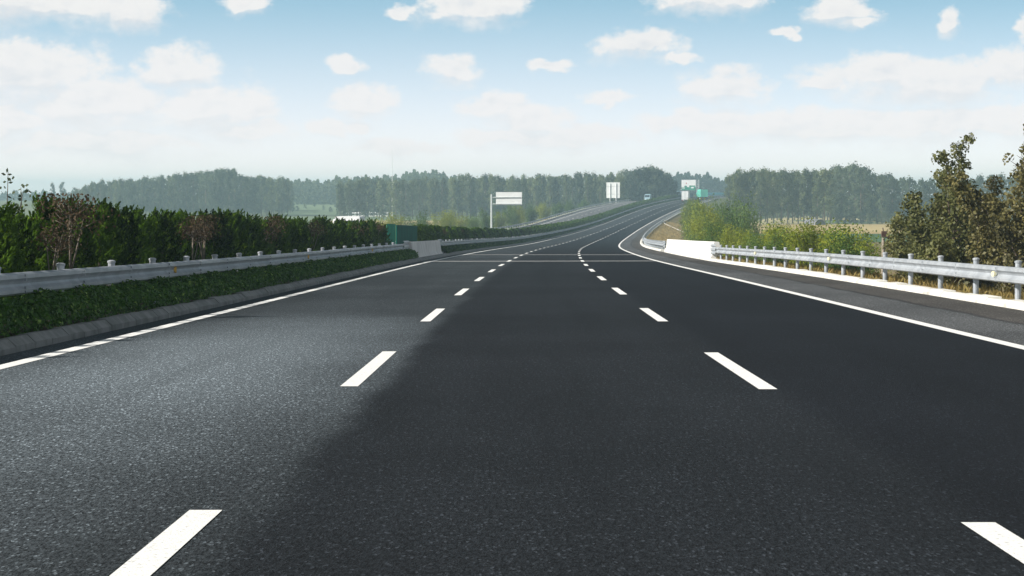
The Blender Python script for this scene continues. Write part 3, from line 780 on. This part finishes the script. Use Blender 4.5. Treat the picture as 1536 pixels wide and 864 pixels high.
# farther rows that read as masses
def far_mass(name, label, u0, u1, d0, d1, prof_pts, n, size):
    g = np.random.default_rng(int(u0 + d0)); u = u0 + (u1 - u0) * g.random(n); d = d0 + (d1 - d0) * g.random(n)
    wob = 3.0 * np.sin(u * .43 + 1) + 2.4 * np.sin(u * 1.13) + 1.6 * np.sin(u * .17)
    v = np.array([prof(prof_pts, x) for x in u]) + 2 + wob * .8
    z0 = FIELD + np.clip((d - 1000) / 450, 0, 1) * 5.0; top = EYE + (Y_H - v) / F_PX * d
    t = 1 - g.random(n) ** 1.3 * .98
    C = np.stack([(u - 768) / F_PX * d, d, z0 + (top - z0) * t], 1)
    return tag(obj(name, leaf_mesh(name, C, size * (.6 + .8 * g.random(n)), M['poplar_dark'], g, np.array([0, 0, 1.]), .2, .65)), label, 'wood', kind='stuff')
far_mass('distant_wood', 'pale blue distant wood seen between the left and the middle wood', 425, 700, 1300, 1460, [(425, 273), (455, 269), (480, 273), (505, 267), (600, 264), (612, 258), (655, 257), (675, 264), (700, 266)], 30000, 1.7)
far_mass('distant_wood', 'pale blue distant wood behind the crest of the road', 985, 1125, 1380, 1440, [(985, 262), (1030, 260), (1062, 262), (1075, 268), (1125, 266)], 13000, 1.6)
far_mass('distant_wood', 'very faint far tree line along the left horizon', -60, 130, 1700, 1780, [(-60, 288), (130, 287)], 3500, 2.0)
far_mass('woodland_depth', 'shaded depth of the middle wood behind its poplars', 505, 1010, 990, 1040, [(a, b + 5) for a, b in mprof], 22000, 1.1)
far_mass('woodland_depth', 'shaded depth of the left wood behind its front trees', 114, 440, 1090, 1130, [(a, b + 4) for a, b in lprof], 15000, 1.2)
far_mass('woodland_depth', 'shaded depth of the right wood behind its poplars', 1096, 1560, 900, 960, [(a, b + 5) for a, b in rprof], 20000, 1.0)

# dry grass along the right verge and the bend
def verge_grass(name, label, s0, s1, o0, o1, n, size, mt='grass'):
    g = np.random.default_rng(int(s0) + 77); sv = s0 + (s1 - s0) * g.random(n) ** 1.2; ov = o0 + (o1 - o0) * g.random(n)
    so = np.array([ground_h(a, q, 50.0) for a, q in zip(sv, ov)])
    gi = lambda v: np.interp(sv, SS, v)
    sz = size * (.5 + g.random(n))
    C = np.stack([gi(AX) + gi(NX) * ov, gi(AY) + gi(NY) * ov, so + sz * .38], 1)
    return tag(obj(name, leaf_mesh(name, C, sz, M[mt], g, np.array([0, 0, 1.]), .62, .16)), label, 'grass', kind='stuff')
verge_grass('grass', 'dry yellowed grass under the sunlit right guard rail', 14, 116, 10.85, 16.5, 46000, .17)
verge_grass('grass', 'straw-coloured grass on the bank inside the right bend', 176, 560, 11.2, 18.0, 24000, .30, 'straw')

# concrete drain chute down the bank
root = empty('drain_chute', RP(520, 13.6, -.4)); tag(root, 'pale concrete drain chute running down the dry grass bank in the bend', 'drain chute')
b = MB(); rr = []
for t in np.linspace(0, 1, 8):
    s, o = 537 - 36 * t, 11.3 + 6.0 * t; z = ground_h(s, o, 520) - RP(s, o).z
    rr.append([RP(s + a, o, z + h) - root.location for a, h in ((-.75, .0), (-.75, .16), (-.55, .16), (-.45, .02), (.45, .02), (.55, .16), (.75, .16), (.75, .0))])
b.sweep(rr, closed=True, cap=True); b.build('channel', M['concrete_white'], root)
b = MB(); b.box(RP(538.5, 11.2, .05) - root.location, (1.2, 1.6, .5), HD(538)); b.build('inlet', M['dark'], root)

# ------------------------------------------------------------------ screens
def screen(label, s0, s1, o, h, mat, skew=0.0, group='anti-glare screens in the median', z=.1):
    root = empty('glare_screen', RP((s0 + s1) / 2, o, z)); L = root.location; tag(root, label, 'glare screen', group)
    b = MB(); rr = []
    n = max(2, int((s1 - s0) / .25))
    for i in range(n + 1):
        s = s0 + (s1 - s0) * i / n; w = .035 * (1 if i % 4 < 2 else -1); oo = o + skew * (i / n - .5)
        rr.append([RP(s, oo + w, z) - L, RP(s, oo + w, z + h) - L, RP(s, oo + w - .03, z + h) - L, RP(s, oo + w - .03, z) - L])
    b.sweep(rr, closed=True, cap=True); b.build('panel', M[mat], root)
    for i in range(max(2, int((s1 - s0) / 2.6)) + 1):
        s = s0 + (s1 - s0) * i / max(2, int((s1 - s0) / 2.6)); oo = o + skew * ((s - s0) / (s1 - s0) - .5)
        b = MB(); b.tube([RP(s, oo - .12, -.15) - L, RP(s, oo - .12, z + h - .04) - L], .05, 8); b.build('post', M['galv_post'], root)
    b = MB(); b.tube([RP(s0, o - skew * .5, z + h + .02) - L, RP(s1, o + skew * .5, z + h + .02) - L], .035, 6); b.build('top_rail', M[mat], root)
    return root
screen('brighter green screen panel right at the end of the tall juniper hedge', 114.4, 119.9, -6.45, 1.78, 'screen_light', 0)
screen('long dark green screen panel standing behind the left concrete barriers', 120.1, 136.4, -6.40, 1.74, 'screen_dark', 0)
screen('distant teal screen in the median at the crest of the road', 868, 975, -6.6, 1.9, 'teal')

# ------------------------------------------------------------------ signs and masts
# cantilever sign, seen from behind
p = RP(468, -23.9); p.z = ground_h(468, -23.9, p.y)
root = empty('cantilever_sign', p, HD(468)); tag(root, 'white cantilever sign seen from behind, on a single pole by the opposite road', 'sign')
b = MB(); b.tube([(0, 0, -.3), (0, 0, 8.1)], [.22, .17], 12); b.box((0, 0, .05), (.9, .9, .12)); b.build('pole', M['mast'], root)
b = MB(); b.tube([(0, 0, 7.45), (6.4, 0, 7.5)], [.09, .07], 8); b.tube([(0, 0, 6.02), (6.4, 0, 6.05)], [.09, .07], 8); b.build('arm', M['mast'], root)
b = MB(); b.box((3.75, .16, 7.2), (5.6, .05, 2.75)); b.build('board', M['white'], root)
# sign on two posts
p = RP(826, -24.3); p.z = ground_h(826, -24.3, p.y)
root = empty('two_post_sign', p, HD(826)); tag(root, 'tall white sign board on two legs beyond the opposite road', 'sign')
zb = p.z; top = EYE + (Y_H - 273.6) / F_PX * p.y - zb; bot = EYE + (Y_H - 297) / F_PX * p.y - zb
for x in (-1.15, 1.15):
    b = MB(); b.tube([(x, 0, -.3), (x, 0, top - .3)], .11, 8); b.build('leg', M['white'], root)
b = MB(); b.box((0, .22, (top + bot) / 2), (5.1, .08, top - bot)); b.build('board', M['white'], root)
for k in range(2):
    b = MB(); b.box((0, .15, bot + (top - bot) * (k + .5) / 2), (5.0, .06, .08)); b.build('stiffener', M['mast'], root)
# large white and green sign over the median, beyond the crest
p = RP(1000, -6.6)
root = empty('motorway_sign', p, HD(1000)); tag(root, 'large white motorway sign with a green lower band, above the white lorry', 'sign')
zt = EYE + (Y_H - 269.8) / F_PX * p.y - p.z; zb = EYE + (Y_H - 285.2) / F_PX * p.y - p.z
b = MB()
for x in (-.45, .45): b.tube([(x, 0, -.3), (x, 0, zt)], .12, 8)
for k in range(9): b.tube([(-.45, 0, zt * k / 9), (.45, 0, zt * (k + 1) / 9)], .05, 5)
b.build('mast', M['mast'], root)
hgt = zt - zb; W_ = 6.5; xc = -.95 - W_ / 2
b = MB(); b.box((xc, -.3, (zt + zb) / 2), (W_, .1, hgt)); b.build('board', M['white'], root)
b = MB(); b.box((xc, -.37, zb + hgt * .15), (W_ - .15, .04, hgt * .27)); b.build('green_band', M['sign_green'], root)
b = MB()                                              # green marks standing on the band
zc = zb + hgt * .29
b.add([(xc - 2.1, -.38, zc), (xc - .6, -.38, zc), (xc - 1.0, -.38, zc + hgt * .14), (xc - 1.75, -.38, zc + hgt * .14)], [(0, 1, 2, 3)])
b.add([(xc + .3, -.38, zc), (xc + 3.0, -.38, zc), (xc + 3.0, -.38, zc + hgt * .16), (xc + .3, -.38, zc + hgt * .16)], [(0, 1, 2, 3)])
b.build('green_symbol', M['sign_green'], root)
b = MB()
b.box((xc + 1.75, -.41, zb + hgt * .25), (1.3, .03, hgt * .13)); b.box((xc - 2.3, -.41, zb + hgt * .2), (1.2, .03, hgt * .08))
b.build('white_symbol', M['white'], root)
b = MB(); b.box((xc - 1.0, -.37, zt - hgt * .33), (.45, .03, .45)); b.build('red_mark', M['red'], root)
# slender mast in the fields
p = Vector((at_px(588.5, 930), 930, FIELD))
root = empty('mast', p); tag(root, 'slender white mast rising from the middle wood', 'mast')
b = MB(); b.tube([(0, 0, -.3), (0, 0, 15), (0, 0, 30)], [.20, .15, .03], 8); b.build('pole', M['white'], root)
b = MB(); b.box((.35, 0, 14.6), (.8, .2, 1.1)); b.build('antenna', M['white'], root)
# short post with a dark lamp cluster behind the right rail
p = on_ground(88, 15.6); u_ = 1325
p.x = at_px(u_, p.y); zt = EYE + (Y_H - 346) / F_PX * p.y
root = empty('marker_post', p); tag(root, 'pale concrete post with a dark rusty box on top, behind the right rail', 'post')
hh = zt - p.z
b = MB(); b.tube([(0, 0, -.2), (0, 0, hh - .28)], [.075, .065], 8); b.build('shaft', M['bark_pale'], root)
b = MB(); b.box((.03, 0, hh - .14), (.2, .2, .24)); b.box((.17, .0, hh - .2), (.16, .18, .18)); b.tube([(.0, 0, hh - .05), (-.02, 0, hh + .12)], .02, 5); b.build('box', M['rust'], root)

# ------------------------------------------------------------------ vehicles
def wheel(parent, x, y, r=.5, w=.32):
    b = MB(); n = 16
    ring = lambda xx, rr: [(xx, y + math.cos(6.2832 * k / n) * rr, r + math.sin(6.2832 * k / n) * rr) for k in range(n)]
    b.sweep([ring(x - w / 2, r * .9), ring(x - w / 2 + .05, r), ring(x + w / 2 - .05, r), ring(x + w / 2, r * .9)], closed=True, cap=True)
    o = b.build('wheel', M['black'], parent)
    b = MB(); b.sweep([[(x + sg * (w / 2 + .01), yy, zz) for _, yy, zz in ring(0, r * .5)] for sg in (-1, 1)], closed=True, cap=True); b.build('rim', M['mast'], o)
def lorry(name, label, s, o, W, H, L, cargo, cab, face=1, roofround=0.0, tarp=False, turn=0.0):
    """face=+1 drives away along the road, -1 comes toward us; local +y is forward"""
    root = empty(name, RP(s, o), HD(s) + turn + (0 if face > 0 else math.pi)); tag(root, label, 'lorry')
    b = MB(); zl = 1.1; rr = []
    prof = [(-W / 2, zl), (-W / 2, H - roofround - .05), (-W / 2 + .06 + roofround * .5, H), (W / 2 - .06 - roofround * .5, H), (W / 2, H - roofround - .05), (W / 2, zl)]
    b.sweep([[(x, y, z) for x, z in prof] for y in (-L / 2, L / 2 - 2.4)], closed=True, cap=True); cb = b.build('cargo_box', M[cargo], root)
    if not tarp:
        b = MB()
        for x in (-W / 2 + .05, 0, W / 2 - .05): b.box((x, -L / 2 - .02, (zl + H) / 2), (.07, .04, H - zl - .15))
        b.build('door_frame', M['mast'], cb)
    else:
        b = MB()
        for y in np.arange(-L / 2 + .3, L / 2 - 2.6, 1.4): b.box((-W / 2 - .01, y, (zl + H) / 2 - .2), (.03, .06, H - zl - .6)); b.box((W / 2 + .01, y, (zl + H) / 2 - .2), (.03, .06, H - zl - .6))
        b.build('strap', M['dark'], cb)
    b = MB(); c0 = L / 2 - 2.2; hc = min(H - .2, 2.9)
    b.sweep([[(-W / 2 + .05, y, .7), (-W / 2 + .05, y, z), (W / 2 - .05, y, z), (W / 2 - .05, y, .7)] for y, z in ((c0, hc), (c0 + 1.6, hc), (c0 + 2.15, hc - 1.0), (c0 + 2.2, .75))], closed=True, cap=True)
    cbo = b.build('cab', M[cab], root)
    b = MB(); b.add([(-W / 2 + .2, c0 + 1.70, hc - .12), (W / 2 - .2, c0 + 1.70, hc - .12), (W / 2 - .2, c0 + 2.19, hc - .98), (-W / 2 + .2, c0 + 2.19, hc - .98)], [(3, 2, 1, 0)]); b.build('windscreen', M['glass'], cbo)
    b = MB(); b.box((0, -.6, .92), (W * .42, L - 1.4, .3)); b.build('chassis', M['dark'], root)
    b = MB(); b.box((0, -L / 2 + .08, .62), (W - .1, .1, .16)); b.build('bumper', M['dark'], root)
    for sg in (-1, 1):
        b = MB(); b.box((sg * (W / 2 - .28), -L / 2 - .0, .85), (.34, .1, .16)); b.build('tail_light', M['red'], root)
        b = MB(); b.box((sg * (W / 2 - .35), c0 + 2.21, .98), (.4, .06, .2)); b.build('headlight', M['white'], root)
        for y in (-L / 2 + 1.1, -L / 2 + 2.3, L / 2 - 1.2): wheel(root, sg * (W / 2 - .2), y)
    return root
lorry('lorry', 'white box lorry driving away over the crest, below the white and green sign', 826, 3.2, 2.6, 4.25, 9.5, 'white', 'white')
lorry('lorry', 'lorry under a mint green tarpaulin, just beyond the crest of the road', 886, 4.9, 2.9, 4.1, 9, 'mint', 'mint', 1, .25, True, .30)
lorry('lorry', 'white lorry on the opposite carriageway, only its roof showing above the tall hedge', 190, -16.4, 2.15, 2.9, 6.5, 'white', 'white', -1)
lorry('lorry', 'pale blue lorry coming down the opposite carriageway beyond the two-post sign', 851, -13.4, 2.15, 3.0, 7, 'sky_blue', 'sky_blue', -1)
lorry('lorry', 'tiny pale blue lorry on the opposite carriageway, farthest of all, at the crest', 975, -13.0, 2.2, 3.0, 7, 'sky_blue', 'sky_blue', -1)

# ------------------------------------------------------------------ buildings
def shed(name, label, loc, rz, W, D, H, wall, roof, rise=1.0, bays=6):
    root = empty(name, loc, rz); tag(root, label, 'building')
    b = MB(); b.box((0, 0, H / 2 - .2), (W, D, H + .4)); w = b.build('wall', M[wall], root)
    b = MB(); b.sweep([[(x, -D / 2 - .4, H + .02), (x, 0, H + rise), (x, D / 2 + .4, H + .02), (x, D / 2 + .4, H - .12), (x, -D / 2 - .4, H - .12)] for x in (-W / 2 - .4, W / 2 + .4)], closed=True, cap=True); b.build('roof', M[roof], root)
    for k in range(bays):
        x = -W / 2 + W * (k + .5) / bays
        if k == bays // 2:
            b = MB(); b.box((x, -D / 2 - .03, H * .36), (W / bays * .55, .08, H * .72)); b.build('door', M['dark'], root)
        else:
            b = MB(); b.box((x, -D / 2 - .02, H * .62), (W / bays * .5, .06, H * .28)); b.build('window', M['glass'], root)
    return root
zz = RP(1040, 20).z
shed('warehouse', 'pale blue warehouse with a teal roof, right of the lorries beyond the crest', (at_px(1071, 1060), 1060, zz - 2.6), .12, 8, 8, 3.0, 'sky_blue', 'teal', 1.0, 4)
shed('long_shed', 'long low white shed at the foot of the middle wood, above the hedge', (at_px(551, 990), 990, FIELD), .0, 19, 6, 1.5, 'white', 'white', .5, 9)
# rounded grey tunnel shed at the edge of the stubble field
p = Vector((at_px(1222, 728), 728, FIELD))
root = empty('tunnel_shed', p, .35); tag(root, 'small grey tunnel shed with a rounded roof beside the stubble field', 'building')
b = MB(); n = 12
arc = lambda y, r: [(math.cos(math.pi * k / n) * r, y, math.sin(math.pi * k / n) * r * .95) for k in range(n + 1)]
b.sweep([arc(-4, 2.0), arc(4, 2.0)]); b.sweep([arc(4, 1.94), arc(-4, 1.94)])
M['grey_sheet'] = surf('grey_plastic_sheet', (.17, .17, .20), (.12, .12, .14), .8, .6)
b.build('cover', M['grey_sheet'], root, True)
b = MB(); b.add(arc(-3.8, 1.93), [tuple(range(n + 1))]); b.build('dark_opening', M['dark'], root)  # dark sheet stands in for the shade inside the open end
b = MB()
for y in (-4, -2, 0, 2, 4): b.tube([Vector(q) for q in arc(y, 2.03)], .05, 5)
b.build('hoop', M['mast'], root)

# ------------------------------------------------------------------ haze
x0, x1, y0_, y1_, z0, z1 = -3300, 3500, -160, 4200, -12.0, 24.5
b = MB(); b.box(((x0 + x1) / 2, (y0_ + y1_) / 2, (z0 + z1) / 2), (x1 - x0, y1_ - y0_, z1 - z0))
hm = bpy.data.materials.new('haze'); hm.use_nodes = True
nt = NT(hm.node_tree); nt.n.remove(nt.n['Principled BSDF'])
pv = nt.new('ShaderNodeVolumePrincipled'); pv.inputs['Color'].default_value = (.60, .86, 1.0, 1); pv.inputs['Density'].default_value = .00036; pv.inputs['Anisotropy'].default_value = .1
nt.l.new(pv.outputs[0], nt.n['Material Output'].inputs['Volume'])
tag(b.build('haze', hm), kind='stuff')

# ------------------------------------------------------------------ sky, sun
SUN_EL, SUN_AZ = R(33.2), R(-110)                         # azimuth measured from +y toward +x
w = bpy.data.worlds.new('World'); sc.world = w; w.use_nodes = True
nt = NT(w.node_tree)
bg = nt.n['Background']; bg.inputs['Strength'].default_value = .10
co = nt.new('ShaderNodeTexCoord').outputs['Generated']
sep = nt.new('ShaderNodeSeparateXYZ'); nt.l.new(co, sep.inputs[0])
X, Y, Z = sep.outputs
sky = nt.new('ShaderNodeTexSky', sky_type='NISHITA', sun_disc=False, sun_elevation=SUN_EL, sun_rotation=SUN_AZ, air_density=1.0, dust_density=.4, ozone_density=1.6)
lift = nt.new('ShaderNodeCombineXYZ'); nt.l.new(X, lift.inputs[0]); nt.l.new(Y, lift.inputs[1]); nt.l.new(nt.math('MULTIPLY_ADD', Z, 4.0, .06), lift.inputs[2])
nt.l.new(lift.outputs[0], sky.inputs['Vector'])
U = nt.math('MULTIPLY', nt.math('ARCTAN2', X, Y), F_PX)
V = nt.math('MULTIPLY', nt.math('ARCSINE', Z), F_PX)
cv = nt.new('ShaderNodeCombineXYZ'); nt.l.new(nt.math('MULTIPLY', U, .01), cv.inputs[0]); nt.l.new(nt.math('MULTIPLY', V, .015), cv.inputs[1])
P = cv.outputs[0]
n1 = nt.noise(P, 1.1, 9, .58); n2 = nt.noise(P, 3.7, 8, .62); n3 = nt.noise(P, .45, 3, .5)
wn = nt.new('ShaderNodeTexNoise'); nt.l.new(P, wn.inputs['Vector']); wn.inputs['Scale'].default_value = 2.0; wn.inputs['Detail'].default_value = 5
ws = nt.new('ShaderNodeSeparateColor'); nt.l.new(wn.outputs['Color'], ws.inputs[0])
Uw = nt.math('ADD', U, nt.math('MULTIPLY', nt.math('SUBTRACT', ws.outputs[0], .5), 70))
Vw = nt.math('ADD', V, nt.math('MULTIPLY', nt.math('SUBTRACT', ws.outputs[1], .5), 44))
CL = [(60, 10, 190, 40), (205, 20, 45, 34), (60, 120, 130, 62), (40, 100, 90, 44), (150, 160, 170, 52), (275, 108, 72, 40), (320, 165, 120, 45), (40, 185, 70, 28), (370, 195, 90, 24), (705, 15, 96, 30), (600, 20, 22, 14),
      (682, 105, 46, 24), (522, 98, 28, 15), (546, 150, 56, 26), (492, 188, 38, 16), (540, 188, 24, 12), (745, 160, 60, 26), (800, 180, 76, 28), (860, 205, 96, 26), (770, 205, 120, 24), (965, 70, 76, 26), (1012, 90, 46, 11), (918, 145, 44, 12),
      (826, 104, 34, 12), (1060, 2, 92, 26), (1252, 18, 56, 28), (1276, 38, 34, 15), (1415, 36, 20, 24), (1170, 50, 22, 8), (1088, 135, 80, 32), (1320, 118, 120, 40), (1400, 128, 150, 44), (1240, 124, 50, 16), (1500, 112, 80, 34),
      (1050, 186, 96, 22), (1210, 192, 210, 30), (1420, 190, 210, 38), (150, 215, 200, 30), (600, 220, 90, 16), (375, 12, 40, 16), (1530, 60, 20, 40)]
best = None; above = None                             # above: is there more of the cloud a little higher up?
Vup = nt.math('ADD', Vw, 20.0)
for (u, v, ru, rv) in CL:
    a = nt.math('MULTIPLY', nt.math('SUBTRACT', Uw, u - 768.0), 1 / ru); c = nt.math('MULTIPLY', nt.math('SUBTRACT', Vw, Y_H - v), 1 / rv)
    d = nt.math('SUBTRACT', 1.0, nt.math('SQRT', nt.math('ADD', nt.math('MULTIPLY', a, a), nt.math('MULTIPLY', c, c))))
    best = d if best is None else nt.math('MAXIMUM', best, d)
    c2 = nt.math('MULTIPLY', nt.math('SUBTRACT', Vup, Y_H - v), 1 / rv)
    d2 = nt.math('SUBTRACT', 1.0, nt.math('SQRT', nt.math('ADD', nt.math('MULTIPLY', a, a), nt.math('MULTIPLY', c2, c2))))
    above = d2 if above is None else nt.math('MAXIMUM', above, d2)
side = nt.step(nt.math('ABSOLUTE', U), 820, 1100)
gen = nt.math('MULTIPLY', nt.math('SUBTRACT', n3, .52), 5.0)
lowband = nt.math('SUBTRACT', 1.0, nt.step(V, 300, 900))
gen = nt.math('SUBTRACT', nt.math('MULTIPLY', nt.math('MULTIPLY', gen, side), lowband), nt.math('MULTIPLY', nt.math('SUBTRACT', 1.0, nt.math('MULTIPLY', side, 1.0)), 2.0))
best = nt.math('MAXIMUM', best, gen)
dens = nt.math('ADD', nt.math('MAXIMUM', best, -.8), nt.math('MULTIPLY', nt.math('SUBTRACT', n1, .5), 1.3))
dens = nt.math('ADD', dens, nt.math('MULTIPLY', nt.math('SUBTRACT', n2, .5), 1.0))
under = nt.step(nt.math('SUBTRACT', above, best), -.12, .22)     # 0 on a crisp top, 1 on a fading base
mask = nt.step(dens, nt.math('MULTIPLY_ADD', under, -.20, -.14), nt.math('MULTIPLY_ADD', under, .52, .40))
# relief: compare the billow with itself a little way toward the sun
off = nt.new('ShaderNodeVectorMath', operation='ADD'); nt.l.new(P, off.inputs[0]); off.inputs[1].default_value = (-.10, .13, 0)
n1b = nt.noise(off.outputs[0], 1.1, 9, .58); n2b = nt.noise(off.outputs[0], 3.7, 8, .62)
rel = nt.math('ADD', nt.math('MULTIPLY', nt.math('SUBTRACT', n1b, n1), 3.0), nt.math('MULTIPLY', nt.math('SUBTRACT', n2b, n2), .8))
rel = nt.math('ADD', rel, nt.math('MULTIPLY', nt.step(dens, .1, 1.2), .35))
shade = nt.step(nt.math('ADD', rel, nt.math('MULTIPLY', under, .55)), .0, .95)
CW = 6.3
low = nt.step(V, 20, 300)
bright = nt.mix(low, (CW * 1.16, CW * 1.085, CW * 1.07), (CW * 1.05, CW * 1.03, CW * 1.01))
grey = nt.mix(low, (CW * 1.00, CW * .975, CW * .99), (CW * .88, CW * .90, CW * .93))
cloud = nt.mix(shade, bright, grey)
tint = nt.mix(1.0, sky.outputs[0], (1.62, 1.96, 1.52), 'MULTIPLY')
fall = nt.math('SUBTRACT', 1.0, nt.math('MULTIPLY', nt.step(V, 300, 1300), .84))      # the high sky is deeper and dimmer
fc = nt.new('ShaderNodeCombineColor')
for i in range(3): nt.l.new(fall, fc.inputs[i])
tint = nt.mix(1.0, tint, fc.outputs[0], 'MULTIPLY')
white = nt.math('MULTIPLY', nt.math('POWER', nt.math('SUBTRACT', 1.0, nt.step(V, -110, 370)), 1.0), .85)
base = nt.mix(white, tint, (CW * 1.47, CW * 1.04, CW * 1.06))
final = nt.mix(nt.math('MULTIPLY', mask, nt.math('MULTIPLY_ADD', low, .22, .74)), base, cloud)
nt.put(bg.inputs['Color'], final)

sun = bpy.data.lights.new('sun', 'SUN'); sun.energy = 5.0; sun.angle = R(.5); sun.color = (1.0, .95, .87)
so = link(bpy.data.objects.new('sun', sun))
dirv = Vector((math.sin(SUN_AZ) * math.cos(SUN_EL), math.cos(SUN_AZ) * math.cos(SUN_EL), math.sin(SUN_EL)))
so.rotation_euler = dirv.to_track_quat('Z', 'Y').to_euler(); so.location = (-60, -20, 60)

# ------------------------------------------------------------------ camera and render
cam = bpy.data.cameras.new('camera'); cam.sensor_width = 36; cam.lens = 36 * F_PX / 1536; cam.clip_end = 12000; cam.clip_start = .1
co_ = link(bpy.data.objects.new('camera', cam)); co_.location = (0, 0, EYE)
co_.rotation_euler = (math.pi / 2 - math.atan((432 - Y_H) / F_PX), 0, 0)
sc.camera = co_
sc.view_settings.view_transform = 'Standard'; sc.view_settings.look = 'None'; sc.view_settings.exposure = 0.5; sc.view_settings.gamma = 1.0
sc.view_settings.use_curve_mapping = False
sc.cycles.use_denoising = True
sc.cycles.use_adaptive_sampling = True; sc.cycles.adaptive_threshold = .015
sc.cycles.max_bounces = 4; sc.cycles.volume_bounces = 1; sc.cycles.transparent_max_bounces = 8
sc.cycles.sample_clamp_indirect = 8
